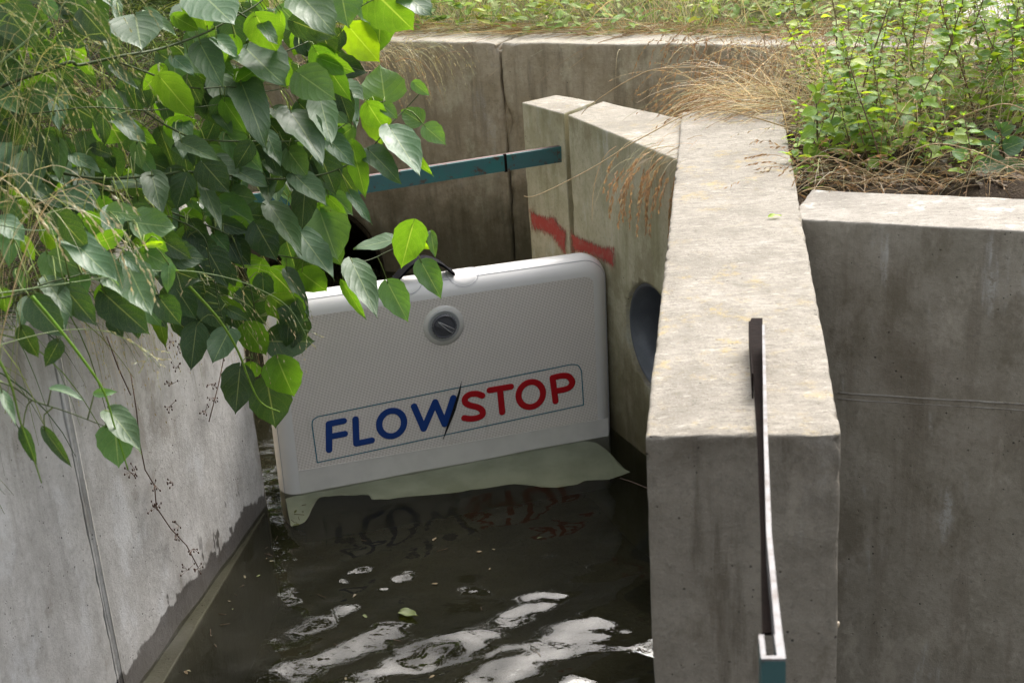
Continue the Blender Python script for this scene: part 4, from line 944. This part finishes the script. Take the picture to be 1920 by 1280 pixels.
# ---- soil bed: weeds
def weed(hh, nn, leafL, seed, lean=.1, col=(.21, .32, .045), scol=(.22, .14, .08)):
    r = random.Random(seed); st = MB(); lf = MB(); n = 10; p = V((0, 0, 0)); d = V((r.uniform(-lean, lean), r.uniform(-lean, lean), 1)); pts = [p.copy()]
    for i in range(n):
        d = (d + V((r.uniform(-1, 1), r.uniform(-1, 1), 0)) * .13).normalized(); p = p + d * hh / n; pts.append(p.copy())
    st.tube(pts, [.0017 * (1 - .6 * i / n) * (1 + hh) for i in range(n + 1)], 5, scol)
    def at(f): i = min(int(f * n), n - 1); return pts[i].lerp(pts[i + 1], f * n - i)
    for k in range(nn):
        f = .12 + .88 * (k + .3 * r.random()) / nn; q = at(min(f, 1)); a0 = k * 1.57 + r.uniform(-.4, .4)
        for s_ in range(3 if r.random() < .35 else 2):
            a = a0 + s_ * (pi if s_ < 2 else 1.5); L = leafL * r.uniform(.65, 1.65) * (1.15 - .5 * f)
            dd = V((cos(a), sin(a), r.uniform(-.25, .55))).normalized(); b = q + dd * L * .35
            st.tube([q, b], [.0007, .0005], 4, (.14, .16, .04))
            N = V((0, 0, 1)) - dd * dd.z + V((r.uniform(-.5, .5), r.uniform(-.5, .5), 0))
            leafmesh(lf, b, dd, N, L, L * r.uniform(.55, .78), vary(r.choice((col, col, (.12, .23, .05), (.24, .33, .05), (.14, .25, .09))), .22, r), .2, r.uniform(0, .3), .03, .0, r)
        if r.random() < .5:     # tight clusters of tiny flowers on the stem
            for s_ in range(4):
                dd = V((r.uniform(-1, 1), r.uniform(-1, 1), r.uniform(-.3, .6))) * .009; st.ribbon([q, q + dd * .5, q + dd], [.002, .005, .001], None, vary((.17, .11, .05), .3, r))
    for k in range(7):
        a = k * 2.4; dd = V((cos(a), sin(a), .7 + r.random())).normalized(); L = leafL * .45
        leafmesh(lf, pts[-1], dd, V((-cos(a) * .6, -sin(a) * .6, 1)), L, L * .55, vary((.21, .34, .05), .2, r), .2, .1, .02, 0, r)
    return st, lf
KINDS = [(.62, 20, .034, 'tall leafy weed with a dark reddish stem rising above the soil bed'), (.50, 17, .036, 'upright leafy weed of middle height with tiny flowers along its stem'),
         (.36, 14, .036, 'bushy knee-low weed with lime green leaves among the straw'), (.24, 10, .034, 'short leafy weed at the front of the soil bed'),
         (.56, 16, .030, 'slender tall weed with sparse yellowish leaves'), (.15, 6, .030, 'seedling weed with a bright green rosette near the wall top')]
protos = []; count = 0
def bedpt(x, y):
    p = atz(x, y, .97); return V((p.x, p.y, soilz(p.x, p.y) - .004))
R3_ = random.Random(11); spots = []
for i in range(400):
    x, y = R3_.uniform(1490, 2020), R3_.uniform(175, 325)
    p = bedpt(x, y)
    if not soilkeep(p.x, p.y) or p.z < .85: continue
    if any((p - q[0]).length < .035 for q in spots): continue
    if x < 1580 and R3_.random() < .72: continue
    f = (325 - y) / 150
    if x < 1600: f = min(f, .3)
    k = R3_.choice((0, 1, 4, 1)) if f > .5 else R3_.choice((1, 2, 2, 4)) if f > .22 else R3_.choice((2, 3, 3, 5))
    if x > 1700 and y > 265 and R3_.random() < .75: k = 5
    if x > 1690 and y > 250 and R3_.random() < .45: continue
    spots.append((p, k))
    if len(spots) >= 80: break
for x, y, k in ((1520, 285, 2), (1565, 280, 1), (1600, 300, 3), (1640, 300, 2), (1700, 295, 2), (1480, 338, 5), (1530, 344, 5), (1815, 342, 5), (1745, 290, 3), (1490, 300, 3)):
    spots.append((bedpt(x, y), k))
for (p, k) in spots:
    while len(protos) <= k: protos.append([])
    if len(protos[k]) < 3:
        hh, nn, lL, lab = KINDS[k]; s_, l_ = weed(hh, nn, lL, 40 + k * 7 + len(protos[k]))
        root = empty('weed_plant', p, lab, 'weed', 'leafy weeds in the soil bed')
        s_.build('stem', M['bark'], root); l_.build('leaves', M['weedleaf'], root); protos[k].append(root); o = root
    else:
        src = R3_.choice(protos[k]); o = src.copy(); COL.objects.link(o)
        for ch in src.children: c = ch.copy(); COL.objects.link(c); c.parent = o
    o.location = p; o.rotation_euler = (R3_.gauss(0, .16), R3_.gauss(0, .16), R3_.random() * 6.28); sc_ = R3_.uniform(.6, 1.15); o.scale = (sc_, sc_, sc_)
# sapling with round leaves beside the pier
def pxplant(name, lab, cat, base, stem_px, leaves, Yb, col):
    b0 = bedpt(*base); root = empty(name, b0, lab, cat); st = MB(); lf = MB()
    pts = [b0] + [aty(x, y, b0.y + dy) for (x, y, dy) in stem_px]; st.tube(pts, [.003] * (len(pts) - 1) + [.0012], 6, (.10, .08, .035))
    for (x, y, tx, ty, w_) in leaves:
        near = min(pts, key=lambda p: (proj(p)[0] - x) ** 2 + (proj(p)[1] - y) ** 2); P = aty(x, y, near.y - .03); T = aty(tx, ty, near.y - .045); d = T - P
        leafmesh(lf, P, d, (V((0, 0, .7)) + (CAM - P).normalized() * .8 + V((R2.uniform(-.3, .3), 0, 0))), d.length, w_ * P.y / FPX, vary(col, .2), .15, .1, .03, .02)
        st.tube([P, P.lerp(near, .6) + V((0, 0, .01)), near], [.0008, .001, .0012], 4, (.14, .17, .05))
    a = st.build('stem', M['bark'], root, loc=b0); a.location = (0, 0, 0); a = lf.build('leaves', M['weedleaf'], root, loc=b0); a.location = (0, 0, 0)
pxplant('round_leaved_sapling', 'slender sapling with large round bright leaves beside the pier', 'sapling', (1532, 312), [(1533, 270, 0), (1532, 220, 0), (1530, 165, .02)],
        [(1525, 240, 1500, 262, 26), (1528, 275, 1508, 296, 32), (1540, 235, 1568, 248, 26), (1528, 205, 1502, 216, 24), (1534, 200, 1556, 205, 20), (1530, 170, 1512, 160, 16), (1531, 168, 1545, 156, 16), (1536, 262, 1556, 276, 20), (1528, 188, 1540, 178, 24)], 3.6, (.16, .27, .03))
pxplant('broadleaf_plant', 'low plant with large blue-green leaves at the bed edge', 'plant', (1885, 318), [(1880, 270, 0), (1876, 235, 0)],
        [(1878, 300, 1820, 325, 46), (1885, 280, 1925, 262, 46), (1872, 262, 1845, 245, 26), (1880, 250, 1905, 235, 24), (1885, 310, 1935, 322, 40), (1874, 240, 1866, 226, 14), (1878, 240, 1890, 228, 14), (1870, 285, 1838, 262, 26)], 3.4, (.05, .12, .055))
# ---- dry tufts
def tuft(px_, z_, n_, L, dirs, droop, lab, seeds=2, col=STR, w_=.0018, spread=.05, seed=0, Y=None, scol=STRB, slen=.010):
    r = random.Random(seed); m = MB(); b = atz(px_[0], px_[1], z_) if Y is None else aty(px_[0], px_[1], Y)
    for i in range(n_):
        d = r.choice(dirs); d = V((d[0] + r.uniform(-.25, .25), d[1] + r.uniform(-.2, .2), d[2] + r.uniform(-.2, .2)))
        strand(m, b + V((r.gauss(0, spread), r.gauss(0, spread), r.uniform(-.01, .03))), d, L * r.uniform(.55, 1.1), droop * r.uniform(.6, 1.3), w_ * r.uniform(.6, 1.2), vary(r.choice((col, col, PALE, scol)), .28, r), 9, seed=seeds if r.random() < .6 else 0, scol=scol, rnd=r, slen=slen)
    o = m.build('dry_grass_tuft', M['straw'], smooth=False, loc=b); tag(o, lab, 'dry grass', 'straw tangles between the weeds' if 'tangle of pale' in lab else 'tufts of dry grass'); return o
tuft((1262, 288), 1.012, 62, .25, [(-.75, -.3, .12), (-.6, -.5, .05), (-.9, 0, .15)], 14, 'tuft of brown seeded grass hanging down the wall above the drain hole', 8, (.52, .41, .27), .0013, .055, 1, scol=(.44, .29, .17), slen=.013)
tuft((1440, 205), 1.03, 130, .50, [(-1, .0, .28), (-1, -.2, .15), (-.9, .2, .45)], 4.5, 'long straw bent flat across the far end of the pier', 1, (.62, .53, .39), .0024, .06, 2)
tuft((1390, 190), 1.03, 80, .34, [(-1, .1, .45), (-.8, .3, .7)], 8, 'arching straw with drooping tan heads at the pier end', 5, (.60, .50, .36), .0020, .05, 3, slen=.012)
tuft((1490, 215), .98, 190, .42, [(-.5, .2, .9), (-.8, 0, .7), (.1, .2, 1), (-.9, -.1, .4)], 4.5, 'tangled dry grass between the pier and the leafy weeds', 3, (.62, .53, .40), .0024, .09, 4, slen=.011)
tuft((1350, 82), 0, 68, .30, [(-.4, -.5, .6), (-.1, -.7, .5), (-.5, -.3, .9)], 11, 'tan grass spilling over the top of the cracked back wall', 5, (.36, .24, .13), .002, .10, 5, Y=5.1, slen=.014)
tuft((1450, 84), 0, 59, .26, [(-.2, -.6, .6), (.2, -.7, .5)], 12, 'pale dry grass hanging off the back wall behind the pier', 4, STR, .002, .10, 6, Y=5.05, slen=.013)
tuft((1455, 180), .99, 120, .40, [(-.9, 0, .6), (-.5, .3, .9), (-1, -.1, .3), (.3, 0, .9)], 7, 'pale straw thicket with nodding heads where the pier meets the soil bed', 4, (.62, .52, .38), .0022, .12, 40, slen=.011)
tuft((1530, 338), .985, 68, .20, [(.5, -.1, .5), (-.5, -.1, .4), (0, -.3, .5), (.8, .1, .3)], 8, 'dry tuft in the corner where the pier meets the dark wall', 4, (.33, .24, .14), .0016, .06, 7, slen=.012)
tuft((1590, 342), .985, 60, .24, [(.6, -.3, .3), (-.6, -.3, .3), (0, -.5, .4), (.9, -.1, .25)], 9, 'pale straw spilling onto the back edge of the dark wall', 3, (.58, .48, .34), .0018, .10, 44, slen=.011)
tuft((1680, 335), .98, 50, .22, [(.8, 0, .35), (-.7, 0, .35), (.3, .1, .9)], 7, 'small sprawling straw tuft in the middle of the soil bed edge', 2, STR, .0016, .05, 8)
tuft((1850, 335), .98, 50, .26, [(.7, 0, .3), (-.8, 0, .3), (0, -.3, .4)], 8, 'straw fringe hanging by the large blue-green leaves', 2, STR, .0016, .035, 9)
tuft((1790, 240), .97, 74, .34, [(-.3, 0, 1), (.4, 0, .9), (.9, 0, .4), (-.8, 0, .4)], 4, 'pale dry clump behind the seedling weeds', 2, PALE, .0018, .045, 10)
tuft((1620, 215), .97, 74, .36, [(-.3, 0, 1), (.4, 0, .9), (-.9, 0, .5)], 4, 'straw clump hidden among the tallest weeds', 2, PALE, .0018, .10, 11)
tuft((730, 92), 0, 104, .30, [(.7, -.4, .5), (.4, -.6, .4), (.9, -.2, .4)], 12, 'pale seeded grass drooping over the near end of the back wall', 3, PALE, .0016, .10, 12, Y=5.75, scol=(.40, .35, .2))
tuft((610, 120), 0, 119, .28, [(.6, -.4, .4), (.1, -.6, .4), (.6, 0, .6)], 11, 'dry grass behind the yellow poplar leaf', 2, STR, .0018, .16, 13, Y=5.4)
R4 = random.Random(31)
for (pts, lab) in (([(1480, 240, 3.75), (1330, 205, 3.7), (1210, 255, 3.6), (1110, 315, 3.55), (1010, 365, 3.5), (982, 368, 3.5)], 'single long straw arching from the pier over the wing wall slot'),
                   ([(1500, 225, 3.9), (1400, 140, 3.9), (1250, 128, 3.9), (1180, 150, 3.9), (1110, 195, 3.9), (1090, 215, 3.9)], 'single straw looping above the pier against the back wall'),
                   ([(1925, 330, 3.3), (1830, 285, 3.3), (1750, 270, 3.3), (1680, 300, 3.3), (1620, 345, 3.3)], 'long bent straw arching over the bare soil'),
                   ([(1930, 210, 3.3), (1880, 195, 3.3), (1800, 220, 3.35), (1745, 250, 3.4)], 'thin straw bowed above the seedling weeds'),
                   ([(1480, 322, 3.4), (1530, 293, 3.4), (1590, 305, 3.38), (1670, 345, 3.35)], 'straw lying bent along the bed edge next to the pier')):
    o = stalk(pts, 2.6, (.44, .34, .20), lab); o['category'] = 'straw'; o['group'] = 'long loose straws'; o.name = 'straw'
for i, (x_, y_, h_) in enumerate(((1560, 250, .32), (1660, 265, .30), (1725, 225, .36), (1845, 235, .34), (1905, 250, .30), (1770, 205, .38), (1880, 195, .36), (1510, 235, .34), (1610, 190, .40), (1700, 190, .42))):
    tuft((x_, y_), .97, 90, h_ * 1.15, [(-.35, 0, 1), (.4, 0, .9), (.95, 0, .45), (-.9, 0, .5), (.1, -.3, 1)], 5, 'tangle of pale straw growing up between the leafy weeds', 2, (.66, .58, .45), .0026, .10, 50 + i, scol=(.5, .39, .26))
# litter on the bed
mb = MB()
for i in range(1300):
    x, y = R4.uniform(1470, 2050), R4.uniform(170, 352); p = bedpt(x, y)
    if not soilkeep(p.x, p.y): continue
    a = R4.random() * 6.28; strand(mb, p + V((0, 0, .008)), (cos(a), sin(a), R4.uniform(0, .9 if y < 300 else .35)), R4.uniform(.05, .2), R4.uniform(2, 9), R4.uniform(.0014, .0026), vary(R4.choice((STR, STRB, (.12, .08, .05), (.09, .06, .04))), .3, R4), 5, rnd=R4)
for i in range(500):
    x, y = R4.uniform(1470, 2050), R4.uniform(230, 350); p = bedpt(x, y)
    if soilkeep(p.x, p.y): a = R4.random() * 6.28; leafmesh(mb, p + V((0, 0, .01)), V((cos(a), sin(a), R4.uniform(-.1, .3))), V((R4.uniform(-.5, .5), R4.uniform(-.5, .5), 1)), R4.uniform(.015, .04), R4.uniform(.008, .022), vary((.15, .10, .06), .4, R4), .2, .4, .06, 0, R4)
o = mb.build('dry_bed_litter', M['straw'], smooth=False); tag(o, kind='stuff')
# far field: green ground cover with tall dry stalks
mb = MB()
for i in range(15000):
    x = R4.uniform(-1.8, 3.6); dk = .2 + 4.2 * R4.random() ** 1.5; p = B0 + bd * ((x - B0.x) / bd.x) + bn * dk; p.z = fieldz(p.x, p.y)
    pat = noise.noise(V((p.x * 1.1, p.y * 1.1, 7)))
    if onpath(p.x, p.y) and R4.random() < .96: continue
    if R4.random() < .62 + pat:
        a = R4.random() * 6.28; L = R4.uniform(.03, .075)
        leafmesh(mb, p + V((0, 0, R4.uniform(0, .22))), V((cos(a), sin(a), R4.uniform(-.2, .9))), V((R4.uniform(-.5, .5), R4.uniform(-.5, .5), 1)), L, L * R4.uniform(.35, .6), vary(R4.choice(((.24, .34, .07), (.19, .30, .07), (.31, .37, .09))), .3, R4), .2, .2, .03, 0, R4)
    else:
        c = R4.choice((STR, PALE, PALE, (.30, .36, .12), (.22, .32, .08)))
        strand(mb, p, (R4.uniform(-.6, .6), R4.uniform(-.4, .4), 1), R4.uniform(.15, .55), R4.uniform(.5, 4), R4.uniform(.002, .005), vary(c, .3, R4), 5, seed=R4.choice((0, 0, 1)), scol=STR, rnd=R4, slen=.015)
for i in range(1500):     # straw matted along the wall top
    x = R4.uniform(-.6, 3.6); p = B0 + bd * ((x - B0.x) / bd.x) + bn * R4.uniform(.12, .4); p.z = 1.03
    a = R4.random() * 6.28; strand(mb, p, (bd.x * R4.choice((-1, 1)), R4.uniform(-.4, .4), R4.uniform(0, .3)), R4.uniform(.15, .5), 1.5, .003, vary(R4.choice((STR, PALE, STRB)), .3, R4), 4, rnd=R4)
o = mb.build('field_grass', M['straw'], smooth=False); tag(o, kind='stuff')
# far wood beyond the field, seen mirrored in the water
mb = MB(); R5 = random.Random(77)
clumps = [(R5.uniform(-17, 17), R5.uniform(13, 17), R5.uniform(1.6, 7.6), R5.uniform(1.0, 2.0)) for i in range(230)]
for (x, y, z, r) in clumps:
    c = vary(R5.choice(((.035, .07, .015), (.05, .085, .02))), .3, R5)
    for i in range(80):
        d = V((R5.gauss(0, 1), R5.gauss(0, 1), R5.gauss(0, 1))).normalized() * r * R5.random() ** .4; p = V((x, y, z)) + d
        a = V((R5.gauss(0, 1), R5.gauss(0, 1), R5.gauss(0, 1))).normalized(); b = a.cross(V((.3, .5, .8))).normalized(); s_ = R5.uniform(.08, .22)
        mb.add([p - a * s_, p + b * s_ * .5, p + a * s_, p - b * s_ * .5], [(0, 1, 2, 3)], vary(c, .3, R5))
for i in range(16):
    x = -16 + i * 2.1 + R5.uniform(-.6, .6); y = R5.uniform(13.5, 16); mb.tube([V((x, y, .9)), V((x + R5.uniform(-.3, .3), y, 6))], [.16, .07], 6, (.08, .06, .04))
o = mb.build('far_wood', M['tree'], smooth=False); tag(o, kind='stuff')
# the wood the viewer stands in: crowns behind and overhead, open towards the field
mb = MB()
for i in range(48):
    az = radians(R5.uniform(95, 310)); el = math.asin(R5.uniform(.02, .80)); rr_ = R5.uniform(6.0, 8.5); r = R5.uniform(.9, 1.6)
    ct = V((sin(az) * cos(el), cos(az) * cos(el), sin(el))) * rr_ + V((0, .5, 1.6)); c = vary(R5.choice(((.04, .08, .018), (.055, .09, .02))), .3, R5)
    for k in range(42):
        d = V((R5.gauss(0, 1), R5.gauss(0, 1), R5.gauss(0, 1))).normalized() * r * R5.random() ** .4; p = ct + d
        a = V((R5.gauss(0, 1), R5.gauss(0, 1), R5.gauss(0, 1))).normalized(); b = a.cross(V((.3, .5, .8))).normalized(); s_ = R5.uniform(.12, .3)
        mb.add([p - a * s_, p + b * s_ * .55, p + a * s_, p - b * s_ * .55], [(0, 1, 2, 3)], vary(c, .3, R5))
for (x, y, z, r) in ((-1.9, 2.3, 2.7, .7), (-1.5, 2.9, 2.9, .6), (-2.2, 3.2, 2.9, .8), (-1.5, 3.7, 3.0, .6), (-2.4, 4.2, 3.2, .9), (-1.3, 4.4, 3.2, .6), (-2.6, 2.4, 2.8, .9), (-1.8, 1.6, 2.7, .6)):  # unseen leaf clumps added overhead to shade the left bank foliage
    for k in range(170):
        d = V((R5.gauss(0, 1), R5.gauss(0, 1), R5.gauss(0, .6))).normalized() * r * R5.random() ** .4; p = V((x + .35, y + .9, z - .05)) + d
        a = V((R5.gauss(0, 1), R5.gauss(0, 1), R5.gauss(0, .6))).normalized(); b = a.cross(V((.3, .5, .8))).normalized(); s_ = R5.uniform(.05, .11)
        mb.add([p - a * s_, p + b * s_ * .55, p + a * s_, p - b * s_ * .55], [(0, 1, 2, 3)], vary((.045, .10, .025), .3, R5))
for az in (95, 130, 165, 200, 235, 270, 300):
    q = V((sin(radians(az)) * 7.5, cos(radians(az)) * 7.5, -1)); mb.tube([q, q * .97 + V((0, 0, 5.5))], [.2, .1], 8, (.08, .06, .04))
o = mb.build('overhanging_wood', M['tree'], smooth=False); tag(o, kind='stuff')
# ---- small things
mb = MB(); R6 = random.Random(12)
for i in range(46):      # scraps drifting along the wall foot and by the barrier
    k = R6.random()
    p = (LA + ld * R6.uniform(-.02, .9) + ln * (.03 + .05 * R6.random() ** 2 + .06)) if k < .5 else V((R6.uniform(-.62, .12), R6.uniform(2.85, 3.6), 0))
    if (p - LA).dot(ln) < .05 or p.x > piermid(p.y) - .18: continue
    a = R6.random() * 6.28; L = R6.uniform(.006, .022); z = wz(p.x, p.y) + .002
    if R6.random() < .6: leafmesh(mb, V((p.x, p.y, z)), V((cos(a), sin(a), .05)), V((0, 0, 1)), L, L * R6.uniform(.3, .6), vary(R6.choice(((.12, .09, .05), (.10, .12, .04), (.20, .16, .09))), .3, R6), .2, .1, .03, 0, R6)
    else: mb.tube([V((p.x, p.y, z)), V((p.x + cos(a) * L * 1.5, p.y + sin(a) * L * 1.5, z))], .0008, 4, (.12, .08, .05))
o = mb.build('floating_scraps', M['straw']); tag(o, kind='stuff')
def wallv(x, y, off=.012):
    return onplane(x, y, LA + ln * off, ln)
m = MB(); dark = (.13, .075, .05)
for ln_ in ([(245, 700), (256, 770), (262, 830), (272, 880), (290, 910), (293, 950), (320, 990), (350, 1022), (371, 1062)], [(418, 600), (424, 650), (410, 720), (392, 790)], [(200, 630), (222, 690), (245, 740)]):
    m.tube([wallv(x, y, .012 + .01 * (i % 2)) for i, (x, y) in enumerate(ln_)], .0016, 5, dark)
for (x, y) in ((290, 908), (325, 905), (287, 950), (293, 952), (335, 985), (328, 1003), (362, 1028), (370, 1066), (352, 1068), (252, 880), (330, 690), (322, 720), (318, 762), (400, 640), (410, 665), (395, 720), (402, 745), (385, 770), (320, 640), (335, 655), (245, 885)):
    a = wallv(x, y, .015)
    for k in range(6):
        q = wallv(x + R5.uniform(-13, 13), y + R5.uniform(-12, 12), .02 + R5.random() * .012); m.tube([a, q], .0006, 4, dark); m.tube([q - V((0, 0, .0015)), q + V((0, 0, .0015))], .0016, 6, (.09, .045, .03), round_end=True)
o = m.build('dried_vine', M['bark'], loc=wallv(245, 700)); tag(o, 'dead brown vine with shrivelled berries hanging down the pale channel wall', 'dead vine')
m = MB(); p = atz(1442, 406, 1.026); leafmesh(m, p, V((1, .1, .15)), V((0, -.3, 1)), .03, .012, (.24, .38, .03), .3, .2)
o = m.build('fallen_leaf', M['leaf'], loc=p); tag(o, 'small lime green leaf lying on the pier top', 'leaf')
m = MB(); p = atz(752, 1146, .008); leafmesh(m, p, V((.8, -.6, .0)), V((.1, -.1, 1)), .055, .035, (.10, .13, .04), .3, -.1)
o = m.build('floating_leaf', M['leaf'], loc=p); tag(o, 'curled dull green leaf floating on the dark water', 'leaf')
m = MB(); p = onplane(1562, 1166, FL, V((.147, -.989, 0)).normalized()) ; pn = V((-.15, -.98, 0)).normalized(); pn = V((-.161 * 0 - .147, -.989, 0)).normalized()
pts = []; rad = []
for i in range(46):
    a = i * .42; rr_ = .0015 + .0052 * (i / 45) ** 1.2; pts.append(p + pn * (.004 + .005 * (1 - i / 45)) + V((1, -.15, 0)) * (rr_ * cos(a)) + V((0, 0, 1)) * (rr_ * sin(a))); rad.append(.0008 + .0034 * (i / 45))
m.tube(pts, rad, 8, (.62, .55, .46), round_end=True)
o = m.build('snail_shell', M['straw'], loc=p); tag(o, 'tiny pale coiled snail shell stuck near the right edge of the pier front', 'snail')
m = MB(); a, b = atz(1162, 896, .006), atz(1208, 913, .004); m.tube([a, a.lerp(b, .5) + V((0, 0, .003)), b + (b - a) * .3], .0012, 5, (.22, .15, .12))
o = m.build('twig', M['bark'], loc=a); tag(o, 'thin reddish twig floating between the barrier skirt and the pier', 'twig')
# ------------------------------------------------------------------ camera, light, sky
cam = bpy.data.cameras.new('camera'); co = bpy.data.objects.new('camera', cam); COL.objects.link(co); S.camera = co
cam.sensor_width = 36; cam.lens = FPX / 1920 * 36; cam.clip_start = .05; cam.clip_end = 1000
cxw = V((_r.x, _f.x, _u.x)); cyw = -V((_r.y, _f.y, _u.y)); czw = -V((_r.z, _f.z, _u.z))
co.matrix_world = Matrix(((cxw.x, cyw.x, czw.x, CAM.x), (cxw.y, cyw.y, czw.y, CAM.y), (cxw.z, cyw.z, czw.z, CAM.z), (0, 0, 0, 1)))
cam.dof.use_dof = True; cam.dof.focus_distance = 4.0; cam.dof.aperture_fstop = 10.0
SUN_AZ, SUN_EL = radians(24), radians(49)     # from +Y towards +X
sd = V((sin(SUN_AZ) * cos(SUN_EL), cos(SUN_AZ) * cos(SUN_EL), sin(SUN_EL)))
sl = bpy.data.lights.new('sun', 'SUN'); sl.energy = .75; sl.angle = radians(22); sl.color = (1, .95, .88)
so = bpy.data.objects.new('sun', sl); COL.objects.link(so); so.rotation_euler = sd.to_track_quat('Z', 'Y').to_euler(); so.location = sd * 20
w = bpy.data.worlds.new('World'); S.world = w; w.use_nodes = True; nt = w.node_tree; nt.nodes.clear()
sk = nt.nodes.new('ShaderNodeTexSky'); sk.sky_type = 'NISHITA'; sk.sun_disc = False; sk.sun_elevation = SUN_EL; sk.sun_rotation = SUN_AZ; sk.dust_density = 8; sk.air_density = 1.2
hs = nt.nodes.new('ShaderNodeHueSaturation'); hs.inputs['Saturation'].default_value = .35
bg = nt.nodes.new('ShaderNodeBackground'); bg.inputs['Strength'].default_value = .15; wo = nt.nodes.new('ShaderNodeOutputWorld')
nt.links.new(sk.outputs[0], hs.inputs['Color']); nt.links.new(hs.outputs[0], bg.inputs['Color']); nt.links.new(bg.outputs[0], wo.inputs['Surface'])
S.view_settings.view_transform = 'Standard'; S.view_settings.look = 'None'; S.view_settings.exposure = 1.54; S.view_settings.gamma = 1
S.render.engine = 'CYCLES'; S.cycles.use_denoising = True; S.cycles.max_bounces = 10; S.cycles.transparent_max_bounces = 12
